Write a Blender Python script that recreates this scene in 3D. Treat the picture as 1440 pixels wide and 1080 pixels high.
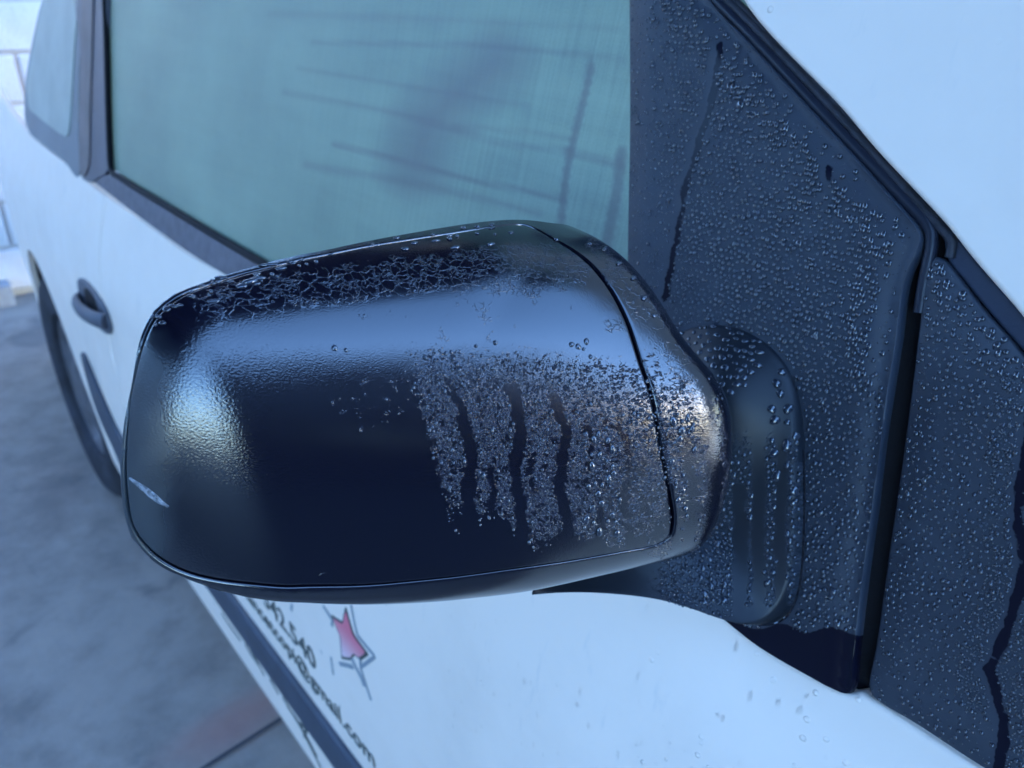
import bpy, math, random
import numpy as np
from mathutils import Vector, geometry
from mathutils.bvhtree import BVHTree
random.seed(7); rng = np.random.default_rng(7)
for o in list(bpy.data.objects): bpy.data.objects.remove(o)
scene = bpy.context.scene
COL = scene.collection

# ------------------------------------------------------------------ camera
FPX, YAW, PITCH, ROLL, CAMH = 1100.0, 40.0, 26.6, 0.6, 1.25
_a, _p, _r = map(math.radians, (YAW, PITCH, ROLL))
_h = np.array([-math.cos(_a), math.sin(_a), 0]); _R = np.array([math.sin(_a), math.cos(_a), 0]); _z = np.array([0, 0, 1.])
CF = math.cos(_p)*_h - math.sin(_p)*_z
_U = math.sin(_p)*_h + math.cos(_p)*_z
CR = math.cos(_r)*_R + math.sin(_r)*_U
CU = -math.sin(_r)*_R + math.cos(_r)*_U
CC = np.array([0, 0, CAMH])
cam_data = bpy.data.cameras.new('camera'); cam = bpy.data.objects.new('camera', cam_data); COL.objects.link(cam)
cam_data.sensor_width = 36; cam_data.lens = FPX/1440*36; cam_data.clip_start = 0.01; cam_data.clip_end = 2000
from mathutils import Matrix
M = Matrix(((CR[0], CU[0], -CF[0], CC[0]), (CR[1], CU[1], -CF[1], CC[1]), (CR[2], CU[2], -CF[2], CC[2]), (0, 0, 0, 1)))
cam.matrix_world = M
cam_data.dof.use_dof = True; cam_data.dof.focus_distance = 0.30; cam_data.dof.aperture_fstop = 13
scene.camera = cam

# ------------------------------------------------------------------ light
SUN_EL, SUN_AZ = 11.0, 14.0          # azimuth measured from +x towards +y
world = bpy.data.worlds.new('World'); scene.world = world; world.use_nodes = True
wn = world.node_tree.nodes; wl = world.node_tree.links
sky = wn.new('ShaderNodeTexSky'); sky.sky_type = 'NISHITA'; sky.sun_disc = False
sky.sun_elevation = math.radians(SUN_EL); sky.sun_rotation = math.radians(90-SUN_AZ)
sky.air_density = .8; sky.dust_density = .15; sky.ozone_density = 3.6
bg = wn['Background']; wl.new(sky.outputs[0], bg.inputs[0]); bg.inputs[1].default_value = 0.15
sun_d = bpy.data.lights.new('sun', 'SUN'); sun_d.energy = 0.14; sun_d.angle = math.radians(12); sun_d.color = (1, .72, .5)
sun = bpy.data.objects.new('sun', sun_d); COL.objects.link(sun)
sd = Vector((math.cos(math.radians(SUN_AZ))*math.cos(math.radians(SUN_EL)), math.sin(math.radians(SUN_AZ))*math.cos(math.radians(SUN_EL)), math.sin(math.radians(SUN_EL))))
sun.rotation_euler = sd.to_track_quat('Z', 'Y').to_euler(); sun.location = (3, 2, 3)
vs = scene.view_settings; vs.view_transform = 'Standard'; vs.look = 'None'; vs.gamma = 1; vs.exposure = 4.3

# ------------------------------------------------------------------ projection helpers
def ray(px, py):
    d = (px-720)*CR - (py-540)*CU + FPX*CF
    return d/np.linalg.norm(d)
def proj(P):
    Q = np.asarray(P, float) - CC
    w = Q @ CF
    return np.stack([720+FPX*(Q @ CR)/w, 540-FPX*(Q @ CU)/w], -1)

# ------------------------------------------------------------------ side surface of the car: y = Y(x, z)
_zz = np.array([-.2, .10, .20, .27, .35, .50, .70, .82, .90, .94, .965, 1.0, 1.1, 1.3, 1.5, 1.7])
_yy = np.array([.36, .305, .280, .268, .261, .252, .250, .257, .274, .289, .299, .308, .334, .388, .442, .500])
_zf = np.linspace(-.2, 1.7, 400); _yf = np.interp(_zf, _zz, _yy)
for _ in range(12): _yf = np.convolve(np.pad(_yf, 3, mode='reflect', reflect_type='odd'), np.ones(7)/7, 'valid')
def SY(x, z):
    x = np.asarray(x, float); z = np.asarray(z, float)
    y = np.interp(z, _zf, _yf)
    return y + .034*np.maximum(0, -x-1.2)**2 + .16*np.maximum(0, x-.02)**2 * (z > 0)
def SN(x, z):
    e = 1e-3
    dx = (SY(x+e, z)-SY(x-e, z))/(2*e); dz = (SY(x, z+e)-SY(x, z-e))/(2*e)
    n = np.stack([dx, -np.ones_like(dx), dz], -1)
    return n/np.linalg.norm(n, axis=-1, keepdims=True)
def side(ab, h):
    x, z = ab[:, 0], ab[:, 1]
    P = np.stack([x, SY(x, z), z], -1)
    return P + SN(x, z)*np.asarray(h).reshape(-1, 1)
def hit(px, py, h=0.0):
    """pixel -> (x, z) on the side surface"""
    d = ray(px, py); lo = None; t = .05; prev = None
    while t < 8:
        P = CC+d*t; f = P[1]-(SY(P[0], P[2])-h)
        if f > 0: break
        prev = t; t += .02 if t < 1 else .05
    a, b = prev, t
    for _ in range(30):
        m = (a+b)/2; P = CC+d*m
        if P[1]-(SY(P[0], P[2])-h) > 0: b = m
        else: a = m
    return (P[0], P[2])
def hits(pts, h=0.0): return [hit(p[0], p[1], h)+tuple(p[2:]) for p in pts]

# ------------------------------------------------------------------ curves and panels
def cr(pts, ds, closed=True):
    """Catmull-Rom through pts; a point with a third element is a corner"""
    P = [np.array(p[:2], float) for p in pts]; C = [len(p) > 2 for p in pts]; n = len(P); out = []
    rngi = range(n if closed else n-1)
    for i in rngi:
        p1, p2 = P[i], P[(i+1) % n]
        p0 = P[(i-1) % n] if (closed or i > 0) and not C[i] else 2*p1-p2
        p3 = P[(i+2) % n] if (closed or i < n-2) and not C[(i+1) % n] else 2*p2-p1
        L = np.linalg.norm(p2-p1); k = max(1, int(round(L/ds)))
        # centripetal parametrisation
        t0 = 0; t1 = t0+max(1e-9, np.linalg.norm(p1-p0)**.5); t2 = t1+max(1e-9, L**.5); t3 = t2+max(1e-9, np.linalg.norm(p3-p2)**.5)
        for j in range(k):
            t = t1+(t2-t1)*j/k
            A1 = (t1-t)/(t1-t0)*p0+(t-t0)/(t1-t0)*p1; A2 = (t2-t)/(t2-t1)*p1+(t-t1)/(t2-t1)*p2; A3 = (t3-t)/(t3-t2)*p2+(t-t2)/(t3-t2)*p3
            B1 = (t2-t)/(t2-t0)*A1+(t-t0)/(t2-t0)*A2; B2 = (t3-t)/(t3-t1)*A2+(t-t1)/(t3-t1)*A3
            out.append((t2-t)/(t2-t1)*B1+(t-t1)/(t2-t1)*B2)
    if not closed: out.append(P[-1])
    return np.array(out)
def dist_poly(Q, L, closed=True):
    """distance of points Q to polyline L"""
    A = L; B = np.roll(L, -1, 0)
    if not closed: A, B = A[:-1], B[:-1]
    best = np.full(len(Q), 1e9)
    AB = B-A; ll = (AB**2).sum(1)+1e-18
    for s in range(0, len(Q), 4000):
        q = Q[s:s+4000]
        t = np.clip(((q[:, None]-A)*AB).sum(2)/ll, 0, 1)
        d = q[:, None]-(A+t[..., None]*AB)
        best[s:s+4000] = np.sqrt((d**2).sum(2)).min(1)
    return best
def inside(Q, L):
    x, y = Q[:, 0], Q[:, 1]; r = np.zeros(len(Q), bool); n = len(L)
    for i in range(n):
        x1, y1 = L[i]; x2, y2 = L[(i+1) % n]
        if y1 == y2: continue
        c = ((y1 > y) != (y2 > y)) & (x < (x2-x1)*(y-y1)/(y2-y1)+x1)
        r ^= c
    return r
def resample(L, ds, closed=True):
    P = np.vstack([L, L[:1]]) if closed else L
    s = np.concatenate([[0], np.cumsum(np.linalg.norm(np.diff(P, axis=0), axis=1))])
    n = max(3, int(s[-1]/ds)); t = np.linspace(0, s[-1], n+1)
    out = np.stack([np.interp(t, s, P[:, k]) for k in range(P.shape[1])], -1)
    return out[:-1] if closed else out
def noise2(x, y, s=1.0, seed=0):
    r = np.random.default_rng(seed); v = 0
    for k in range(5):
        a = r.uniform(0, 6.28); f = s*(1.0+.7*k); p = r.uniform(0, 6.28, 2)
        v = v+np.sin(x*f*math.cos(a)+y*f*math.sin(a)+p[0])*np.cos(-x*f*math.sin(a)*.8+y*f*math.cos(a)*.9+p[1])/(1+.5*k)
    return v/2.2
def mesh_obj(name, verts, faces, mat, parent=None, smooth=True, angle=40, uv=None, attrs=None, kind=None):
    me = bpy.data.meshes.new(name); me.from_pydata([tuple(v) for v in verts], [], faces); me.update()
    if smooth:
        me.shade_smooth()
        if angle: me.set_sharp_from_angle(angle=math.radians(angle))
    if mat: me.materials.append(mat)
    if uv is not None:
        ul = me.uv_layers.new(name='UVMap'); idx = np.zeros(len(me.loops), int); me.loops.foreach_get('vertex_index', idx)
        ul.data.foreach_set('uv', np.asarray(uv, np.float32)[idx].ravel())
    for k, v in (attrs or {}).items():
        a = me.attributes.new(k, 'FLOAT', 'POINT'); a.data.foreach_set('value', np.asarray(v, np.float32))
    o = bpy.data.objects.new(name, me); COL.objects.link(o)
    if parent: o.parent = parent
    if kind: o['kind'] = kind
    return o
def panel(name, L, P, mat, parent=None, grid=.01, r=.001, thick=.003, top=0.0, hfun=None, bds=None, attrf=None, holes=(), rev=False, angle=45, kind=None, back=True):
    """a shaped plate: outline L in parameters, mapped by P(ab, h); its edge is rolled with radius r and has real thickness"""
    bds = bds or grid*.6
    L = resample(L, bds)
    area = (L[:, 0]*np.roll(L[:, 1], -1)-np.roll(L[:, 0], -1)*L[:, 1]).sum()
    if area < 0: L = L[::-1]
    T = np.roll(L, -1, 0)-np.roll(L, 1, 0); T /= np.linalg.norm(T, axis=1, keepdims=True)+1e-12
    Nn = np.stack([-T[:, 1], T[:, 0]], -1)          # inward for ccw
    pts = [L]; nb = len(L)
    for f in (.12, .4, .75, 1.1, 1.7):
        q = L+Nn*r*f; q = q[::(1 if f < 1.5 else 2)]
        d = dist_poly(q, L); ok = (d > r*f*.8) & inside(q, L); pts.append(q[ok])
    lo, hi = L.min(0), L.max(0)
    gx = np.arange(lo[0], hi[0], grid); gy = np.arange(lo[1], hi[1], grid*.866)
    G = np.array([(x+(grid/2 if j % 2 else 0), y) for j, y in enumerate(gy) for x in gx])
    if len(G):
        G = G[inside(G, L)]
        if len(G): G = G[dist_poly(G, L) > r*1.7+grid*.35]; pts.append(G)
    A = np.vstack(pts)
    edges = [(i, (i+1) % nb) for i in range(nb)]
    vo, eo, fo, ov, oe, of = geometry.delaunay_2d_cdt([Vector(p) for p in A], edges, [], 1, 1e-7)
    V = np.array([(v.x, v.y) for v in vo])
    # boundary edges from faces
    cnt = {}
    for f in fo:
        for i in range(len(f)):
            e = (f[i], f[(i+1) % len(f)]); cnt[e] = 1
    bd = [e for e in cnt if (e[1], e[0]) not in cnt]
    d = dist_poly(V, L)
    q = np.clip(1-d/r, 0, 1); h = top-r*(1-np.sqrt(np.clip(1-q*q, 0, 1)))
    if hfun is not None: h = h+hfun(V, d)
    P3 = P(V, h); faces = [tuple(f) for f in fo]
    n0 = len(V)
    bv = sorted({i for e in bd for i in e}); mp = {v: n0+k for k, v in enumerate(bv)}
    hb = np.full(len(bv), top-thick-r)
    if hfun is not None: hb = hb+hfun(V[bv], d[bv])*.0
    Pb = P(V[bv], hb)
    P3 = np.vstack([P3, Pb]); faces += [(b, a, mp[a], mp[b]) for a, b in bd]
    UV = np.vstack([V, V[bv]])
    if rev: faces = [f[::-1] for f in faces]
    attrs = attrf(UV, P3) if attrf else None
    return mesh_obj(name, P3, faces, mat, parent, uv=UV, attrs=attrs, angle=angle, kind=kind)
def ribbon(name, pts_ab, width, mat, parent, top=.0006, P=None, ds=None, **kw):
    """a strip of constant width along a parameter polyline"""
    L = np.array(pts_ab, float)
    L = resample(L, ds or width*1.2, closed=False)
    T = np.gradient(L, axis=0); T /= np.linalg.norm(T, axis=1, keepdims=True)+1e-12
    N = np.stack([-T[:, 1], T[:, 0]], -1)
    w = np.broadcast_to(np.asarray(width, float), (len(L),))[:, None]/2
    A = L+N*w; B = L-N*w; n = len(L)
    P = P or side
    ve = np.vstack([P(A, np.full(n, top)), P(B, np.full(n, top)), P(A, np.full(n, -.001)), P(B, np.full(n, -.001))]); f = []
    for i in range(n-1):
        f += [(i, i+1, n+i+1, n+i), (2*n+i, 2*n+i+1, i+1, i), (n+i, n+i+1, 3*n+i+1, 3*n+i)]
    f += [(0, n, 3*n, 2*n), (n-1, 3*n-1, 4*n-1, 2*n-1)]
    return mesh_obj(name, ve, f, mat, parent, smooth=False, **kw)
def tube(name, path, rad, mat, parent, nseg=10, kind=None, squash=None):
    path = np.asarray(path, float); n = len(path); T = np.gradient(path, axis=0); T /= np.linalg.norm(T, axis=1, keepdims=True)
    up = np.array([0, -1, 0.3]); up = up/np.linalg.norm(up); ve = []; rad = np.broadcast_to(np.asarray(rad, float), (n,))
    for i in range(n):
        s = np.cross(T[i], up); s /= np.linalg.norm(s); u = np.cross(s, T[i])
        for k in range(nseg):
            a = 2*math.pi*k/nseg; ve.append(path[i]+rad[i]*(math.cos(a)*s+math.sin(a)*u*(squash or 1)))
    f = [(i*nseg+k, i*nseg+(k+1) % nseg, (i+1)*nseg+(k+1) % nseg, (i+1)*nseg+k) for i in range(n-1) for k in range(nseg)]
    f += [tuple(range(nseg))[::-1], tuple((n-1)*nseg+k for k in range(nseg))]
    return mesh_obj(name, ve, f, mat, parent, kind=kind, angle=50)
def box(name, lo, hi, mat, parent=None, **kw):
    (a, b, c), (d, e, f) = lo, hi
    v = [(a, b, c), (d, b, c), (d, e, c), (a, e, c), (a, b, f), (d, b, f), (d, e, f), (a, e, f)]
    return mesh_obj(name, v, [(0, 3, 2, 1), (4, 5, 6, 7), (0, 1, 5, 4), (1, 2, 6, 5), (2, 3, 7, 6), (3, 0, 4, 7)], mat, parent, smooth=False, **kw)
def empty(name, loc=(0, 0, 0), parent=None):
    o = bpy.data.objects.new(name, None); COL.objects.link(o); o.location = loc; o.empty_display_size = .1
    if parent: o.parent = parent
    return o
def tag(o, label=None, cat=None, group=None, kind=None):
    if label: o['label'] = label
    if cat: o['category'] = cat
    if group: o['group'] = group
    if kind: o['kind'] = kind
    return o

# ------------------------------------------------------------------ materials
class NT:
    def __init__(s, name):
        s.m = bpy.data.materials.new(name); s.m.use_nodes = True; s.t = s.m.node_tree; s.b = s.t.nodes['Principled BSDF']; s.out = s.t.nodes['Material Output']
    def n(s, typ, **kw):
        nd = s.t.nodes.new('ShaderNode'+typ)
        for k, v in kw.items(): setattr(nd, k, v)
        return nd
    def l(s, a, b): s.t.links.new(a, b)
    def set(s, nd, **kw):
        for k, v in kw.items():
            k = k.replace('_', ' ')
            if hasattr(v, 'is_output') or isinstance(v, bpy.types.NodeSocket): s.l(v, nd.inputs[k])
            else: nd.inputs[k].default_value = v
        return nd
    def math(s, op, a, b=None, c=None, clamp=False):
        nd = s.n('Math', operation=op, use_clamp=clamp)
        for i, v in enumerate((a, b, c)):
            if v is None: continue
            if isinstance(v, bpy.types.NodeSocket): s.l(v, nd.inputs[i])
            else: nd.inputs[i].default_value = v
        return nd.outputs[0]
    def ramp(s, v, lo, hi, a=0., b=1.):
        nd = s.n('MapRange', interpolation_type='SMOOTHSTEP'); s.l(v, nd.inputs['Value'])
        nd.inputs['From Min'].default_value = lo; nd.inputs['From Max'].default_value = hi; nd.inputs['To Min'].default_value = a; nd.inputs['To Max'].default_value = b
        return nd.outputs[0]
    def uv(s, scale=(1, 1, 1), pos=False):
        tc = s.n('TexCoord'); mp = s.n('Mapping'); mp.inputs['Scale'].default_value = scale
        s.l(tc.outputs['Object' if pos else 'UV'], mp.inputs['Vector']); return mp.outputs[0]
    def noise(s, vec, scale, detail=3, rough=.5, dist=0.):
        nd = s.n('TexNoise'); s.l(vec, nd.inputs['Vector']); nd.inputs['Scale'].default_value = scale; nd.inputs['Detail'].default_value = detail
        nd.inputs['Roughness'].default_value = rough; nd.inputs['Distortion'].default_value = dist; return nd.outputs['Fac']
    def vor(s, vec, scale, feature='F1', rand=1.):
        nd = s.n('TexVoronoi', feature=feature); s.l(vec, nd.inputs['Vector']); nd.inputs['Scale'].default_value = scale; nd.inputs['Randomness'].default_value = rand
        return nd.outputs['Distance']
    def warp(s, vec, scale, amt):
        nz = s.n('TexNoise'); s.l(vec, nz.inputs['Vector']); nz.inputs['Scale'].default_value = scale; nz.inputs['Detail'].default_value = 2
        sub = s.n('VectorMath', operation='SUBTRACT'); s.l(nz.outputs['Color'], sub.inputs[0]); sub.inputs[1].default_value = (.5, .5, .5)
        sc = s.n('VectorMath', operation='SCALE'); s.l(sub.outputs[0], sc.inputs[0]); sc.inputs['Scale'].default_value = amt
        ad = s.n('VectorMath', operation='ADD'); s.l(vec, ad.inputs[0]); s.l(sc.outputs[0], ad.inputs[1]); return ad.outputs[0]
    def mix(s, f, a, b):
        nd = s.n('Mix', data_type='RGBA')
        for k, v in ((0, f), (6, a), (7, b)):
            if isinstance(v, bpy.types.NodeSocket): s.l(v, nd.inputs[k])
            else: nd.inputs[k].default_value = v if k == 0 else (*v, 1)
        return nd.outputs[2]
    def lerp(s, f, a, b):
        nd = s.n('Mix', data_type='FLOAT')
        for k, v in ((0, f), (2, a), (3, b)):
            if isinstance(v, bpy.types.NodeSocket): s.l(v, nd.inputs[k])
            else: nd.inputs[k].default_value = v
        return nd.outputs[0]
    def attr(s, name):
        nd = s.n('Attribute'); nd.attribute_name = name; return nd.outputs['Fac']
    def bump(s, h, dist, strength=1., prev=None):
        nd = s.n('Bump'); s.l(h, nd.inputs['Height']); nd.inputs['Distance'].default_value = dist
        if isinstance(strength, bpy.types.NodeSocket): s.l(strength, nd.inputs['Strength'])
        else: nd.inputs['Strength'].default_value = strength
        if prev: s.l(prev, nd.inputs['Normal'])
        return nd.outputs[0]

def simple(name, col, rough=.5, spec=.5, bump=None, coat=0, mot=0., mscale=8, metallic=0):
    m = NT(name); b = m.b; b.inputs['Roughness'].default_value = rough; b.inputs['Specular IOR Level'].default_value = spec; b.inputs['Metallic'].default_value = metallic
    b.inputs['Coat Weight'].default_value = coat; b.inputs['Coat Roughness'].default_value = .15
    v = m.uv(pos=True)
    if mot:
        n = m.noise(v, mscale, 5, .6); f = m.ramp(n, .3, .7)
        m.l(m.mix(f, tuple(c*(1-mot) for c in col), tuple(min(1, c*(1+mot)) for c in col)), b.inputs['Base Color'])
    else: b.inputs['Base Color'].default_value = (*col, 1)
    if bump: m.l(m.bump(m.noise(v, bump[0], 3), bump[1]), b.inputs['Normal'])
    return m.m

def mat_paint():
    m = NT('white_car_paint'); v = m.uv(pos=True); b = m.b
    dirt = m.ramp(m.noise(v, 6, 6, .65), .45, .85)
    vs_ = m.uv((30, 30, 5), pos=True)
    st = m.ramp(m.noise(vs_, 2.0, 4, .6), .62, .8)
    spk = m.math('LESS_THAN', m.vor(m.warp(m.uv((1, 1, .45), pos=True), 40, .012), 22), .055)
    spn = m.ramp(m.noise(v, 9, 2), .50, .56)
    c = m.mix(m.math('MULTIPLY', dirt, .26), (.87, .745, .645), (.55, .47, .40))
    c = m.mix(m.math('MULTIPLY', st, .3), c, (.45, .45, .46))
    c = m.mix(m.math('MULTIPLY', m.math('MULTIPLY', spk, spn), .6), c, (.22, .22, .22))
    m.l(c, b.inputs['Base Color'])
    m.l(m.ramp(m.noise(v, 25, 4), .3, .7, .30, .45), b.inputs['Roughness'])
    b.inputs['Specular IOR Level'].default_value = .4
    drops = m.ramp(m.vor(m.warp(v, 60, .004), 110), .12, .22, 1, 0)
    msk = m.ramp(m.noise(v, 14, 2), .56, .66)
    m.l(m.bump(m.math('MULTIPLY', drops, msk), .0008, .8), b.inputs['Normal'])
    return m.m

def mat_dewfilm():
    """black grained plastic under a thin film of condensation; attribute clear = metres from a cleared water run (negative inside)"""
    m = NT('dewy_black_plastic'); v = m.uv(); b = m.b
    cl = m.attr('clear')
    rag = m.math('MULTIPLY', m.math('SUBTRACT', m.noise(v, 420, 3, .6), .5), .0016)
    edge = m.ramp(m.math('ADD', cl, rag), -.0003, .0004)      # 1 = filmed, 0 = cleared
    big = m.noise(v, 14, 3)
    bl = m.mix(m.ramp(big, .3, .7), (.020, .027, .043), (.028, .037, .055))
    m.l(m.mix(edge, (.006, .006, .014), bl), b.inputs['Base Color'])
    m.l(m.lerp(edge, .22, .55), b.inputs['Roughness'])
    b.inputs['IOR'].default_value = 1.52; m.l(m.lerp(edge, .12, .5), b.inputs['Specular IOR Level'])
    grain = m.noise(v, 2200, 2)
    m.l(m.bump(grain, .00010, m.lerp(edge, .25, .8)), b.inputs['Normal'])
    return m.m

def mat_shell(name, ior=1.52, r0=.15, spec=.92):
    """wet glossy black housing. dew = fine bead cover, web = broken film with pale cell rims, then a pale tint, a painted reflection at the outer end"""
    m = NT(name); v = m.uv(); b = m.b
    dew = m.attr('dew'); web = m.attr('web'); hz = m.attr('pale_tint')
    # ragged dew mask
    nz = m.noise(v, 260, 4, .62); nz2 = m.noise(v, 1100, 2, .5)
    D = m.ramp(m.math('ADD', dew, m.math('ADD', m.math('MULTIPLY', m.math('SUBTRACT', nz, .5), 1.15), m.math('MULTIPLY', m.math('SUBTRACT', nz2, .5), .5))), .42, .62)
    # ragged net of bead films round dark open cells
    vw = m.warp(v, 420, .0030)
    thr = m.math('MULTIPLY', m.ramp(m.noise(v, 190, 3, .6), .34, .66, .03, .25), m.ramp(dew, .3, 1.0, .35, 1.15))
    f1 = m.math('LESS_THAN', m.vor(vw, 235, 'DISTANCE_TO_EDGE'), thr)
    f2 = m.math('MULTIPLY', m.math('LESS_THAN', m.vor(m.warp(v, 900, .0012), 800, 'DISTANCE_TO_EDGE'), .13), m.ramp(m.noise(v, 240, 2), .42, .55))
    D = m.math('MULTIPLY', D, m.math('MAXIMUM', f1, f2))
    # web of pale rims
    vw2 = m.warp(v, 300, .0045)
    rim = m.ramp(m.vor(vw2, 230, 'DISTANCE_TO_EDGE'), .01, .05, 1, 0)
    rim2 = m.ramp(m.vor(m.warp(v, 500, .002), 460, 'DISTANCE_TO_EDGE'), .02, .07, 1, 0)
    wm = m.ramp(m.math('ADD', web, m.math('MULTIPLY', m.math('SUBTRACT', m.noise(v, 95, 3, .6), .5), 2.2)), .35, .65)
    W = m.math('MULTIPLY', m.math('MAXIMUM', rim, m.math('MULTIPLY', rim2, m.ramp(m.noise(v, 160, 2), .5, .6))), wm)
    cover = m.math('MAXIMUM', D, m.math('MULTIPLY', W, .6), clamp=True)
    base = m.mix(cover, (.002, .0022, .007), (.019, .021, .034))
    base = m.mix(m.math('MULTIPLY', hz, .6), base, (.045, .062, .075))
    m.l(base, b.inputs['Base Color'])
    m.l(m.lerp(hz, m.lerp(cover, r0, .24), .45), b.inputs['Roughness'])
    b.inputs['IOR'].default_value = ior; b.inputs['Specular IOR Level'].default_value = spec
    # relief: moulded grain, beads, film rims
    g = m.noise(v, 1700, 2, .5)
    bead = m.ramp(m.vor(m.warp(v, 900, .0006), 950), .05, .60, 1, 0)
    grainw = m.math('ADD', .22, m.math('MULTIPLY', m.attr('grain'), .8))
    n1 = m.bump(g, .00015, grainw)
    n2 = m.bump(m.math('MULTIPLY', bead, D), .00080, m.math('MULTIPLY', D, 1.0), n1)
    n3 = m.bump(W, .00026, .5, n2)
    m.l(n3, b.inputs['Normal'])
    return m.m

def mat_glass():
    m = NT('dewy_window_glass'); b = m.b; v = m.uv()
    st = m.noise(m.warp(m.uv((150, 5, 1)), 1.2, 1.2), 1.6, 6, .7)
    hz = m.noise(m.uv((3.2, 26, 1)), 2.2, 4, .6)
    cloud = m.noise(v, 5.5, 4, .55)
    bands = m.noise(m.warp(m.uv((4, 34, 1)), .5, 1.2), 1.3, 4, .6)
    fine = m.noise(v, 700, 2)
    near = m.attr('near')
    a = m.math('ADD', m.math('MULTIPLY', m.math('SUBTRACT', st, .5), m.math('ADD', .15, m.math('MULTIPLY', near, .9))), m.math('MULTIPLY', m.math('SUBTRACT', cloud, .5), 1.2))
    a = m.math('ADD', a, m.math('MULTIPLY', m.math('SUBTRACT', bands, .5), m.math('ADD', .35, m.math('MULTIPLY', near, .5))))
    a = m.math('ADD', a, m.math('MULTIPLY', m.math('SUBTRACT', fine, .5), .35))
    f = m.ramp(a, -.65, .65)
    f = m.math('SUBTRACT', f, m.math('MULTIPLY', m.attr('dark_marks'), .5), clamp=True)
    m.l(m.mix(m.math('MULTIPLY', m.attr('dark_marks'), .8, clamp=True), m.mix(f, (.150, .215, .165), (.325, .425, .315)), (.15, .145, .14)), b.inputs['Base Color'])
    m.l(m.lerp(f, .42, .6), b.inputs['Roughness'])
    b.inputs['Transmission Weight'].default_value = .10; b.inputs['IOR'].default_value = 1.5
    m.l(m.bump(fine, .0004, .4), b.inputs['Normal'])
    return m.m

def mat_water():
    m = NT('water'); b = m.b
    b.inputs['Base Color'].default_value = (.06, .075, .11, 1); b.inputs['Transmission Weight'].default_value = .6; b.inputs['IOR'].default_value = 1.5; b.inputs['Roughness'].default_value = .03
    b.inputs['Coat Weight'].default_value = .7; b.inputs['Coat IOR'].default_value = 1.6; b.inputs['Coat Roughness'].default_value = .03
    return m.m

def gpt(px, py):
    d = ray(px, py); t = -CAMH/d[2]; return CC+d*t
def mat_ground():
    m = NT('concrete_paving'); b = m.b; v = m.uv(pos=True)
    n1 = m.noise(v, 1.6, 6, .62, .6); n2 = m.noise(v, 11, 5, .65); n3 = m.noise(v, 260, 2)
    f = m.ramp(m.math('ADD', m.math('MULTIPLY', n1, .65), m.math('MULTIPLY', n2, .35)), .36, .64)
    c = m.mix(f, (.17, .155, .148), (.34, .305, .28))
    dark = m.ramp(m.noise(v, 2.6, 4, .6, 1.2), .56, .68)
    c = m.mix(m.math('MULTIPLY', dark, .45), c, (.07, .075, .09))
    c = m.mix(m.math('MULTIPLY', n3, .15), c, (.06, .06, .06))
    # rust coloured stain beside the door
    g0, g1 = gpt(215, 1085), gpt(440, 950); gc = (g0+g1)/2; an = math.atan2(g1[1]-g0[1], g1[0]-g0[0]); ln0 = np.linalg.norm(g1-g0)
    tc = m.n('TexCoord'); mp = m.n('Mapping'); mp.inputs['Location'].default_value = (-gc[0], -gc[1], 0); m.l(tc.outputs['Object'], mp.inputs['Vector'])
    mr = m.n('Mapping'); mr.inputs['Rotation'].default_value = (0, 0, -an); m.l(mp.outputs[0], mr.inputs['Vector'])
    mp2 = m.n('Mapping'); mp2.inputs['Scale'].default_value = (1.7/ln0, 4.2/ln0, 1); m.l(mr.outputs[0], mp2.inputs['Vector'])
    ln = m.n('VectorMath', operation='LENGTH'); m.l(m.warp(mp2.outputs[0], 2, .5), ln.inputs[0])
    rs = m.ramp(ln.outputs['Value'], .1, 1.1, .45, 0)
    c = m.mix(rs, c, (.36, .13, .11))
    m.l(c, b.inputs['Base Color']); m.l(m.ramp(n1, .35, .65, .55, .85), b.inputs['Roughness'])
    m.l(m.bump(m.math('ADD', n2, m.math('MULTIPLY', n3, .3)), .004, .6), b.inputs['Normal'])
    return m.m
def mat_star():
    m = NT('pink_star_print'); g = m.n('TexCoord'); sp = m.n('SeparateXYZ'); m.l(g.outputs['Object'], sp.inputs[0])
    m.l(m.mix(m.ramp(sp.outputs['Z'], STARZ0, STARZ1), (.82, .60, .64), (.74, .17, .23)), m.b.inputs['Base Color']); m.b.inputs['Roughness'].default_value = .4
    return m.m

PAINT = mat_paint(); FILM = mat_dewfilm(); CAPM = mat_shell('wet_black_cap_plastic'); SHELL = mat_shell('wet_black_housing_plastic'); ARMM = mat_shell('wet_black_arm_plastic', 1.45, .42, .42)
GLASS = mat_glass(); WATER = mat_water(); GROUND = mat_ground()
RUBBER = simple('black_rubber', (.006, .006, .009), .75, .25, bump=(400, .0004))
RUBBER2 = simple('weathered_rubber', (.018, .020, .030), .55, .4, bump=(300, .0005), mot=.4, mscale=120)
BLACK = simple('matt_black_plastic', (.012, .013, .02), .45, .5, bump=(900, .0002))
GREYTRIM = simple('faded_grey_trim', (.125, .115, .135), .6, .4, mot=.18, mscale=60, bump=(900, .0002))
BROWN = simple('dusty_brown_pillar_film', (.13, .10, .10), .5, .5, mot=.25, mscale=12)
NAVY = simple('dark_pillar_film', (.05, .052, .075), .4, .5, mot=.2, mscale=20)
MOLD = simple('dark_side_molding', (.045, .055, .08), .5, .5, mot=.2, mscale=20)
INK = simple('black_vinyl', (.06, .075, .07), .5); GREYINK = simple('grey_vinyl', (.26, .29, .32), .5)
REARGL = simple('fogged_rear_glass', (.36, .40, .36), .45, .5, mot=.12, mscale=8)
FRIT = simple('grey_glass_border', (.15, .17, .19), .45, .5, mot=.1)
TYRE = simple('tyre_rubber', (.03, .032, .042), .8, .3, bump=(60, .002), mot=.4, mscale=10)
RIM = simple('wheel_metal', (.16, .16, .18), .4, .5, metallic=.6)
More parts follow.
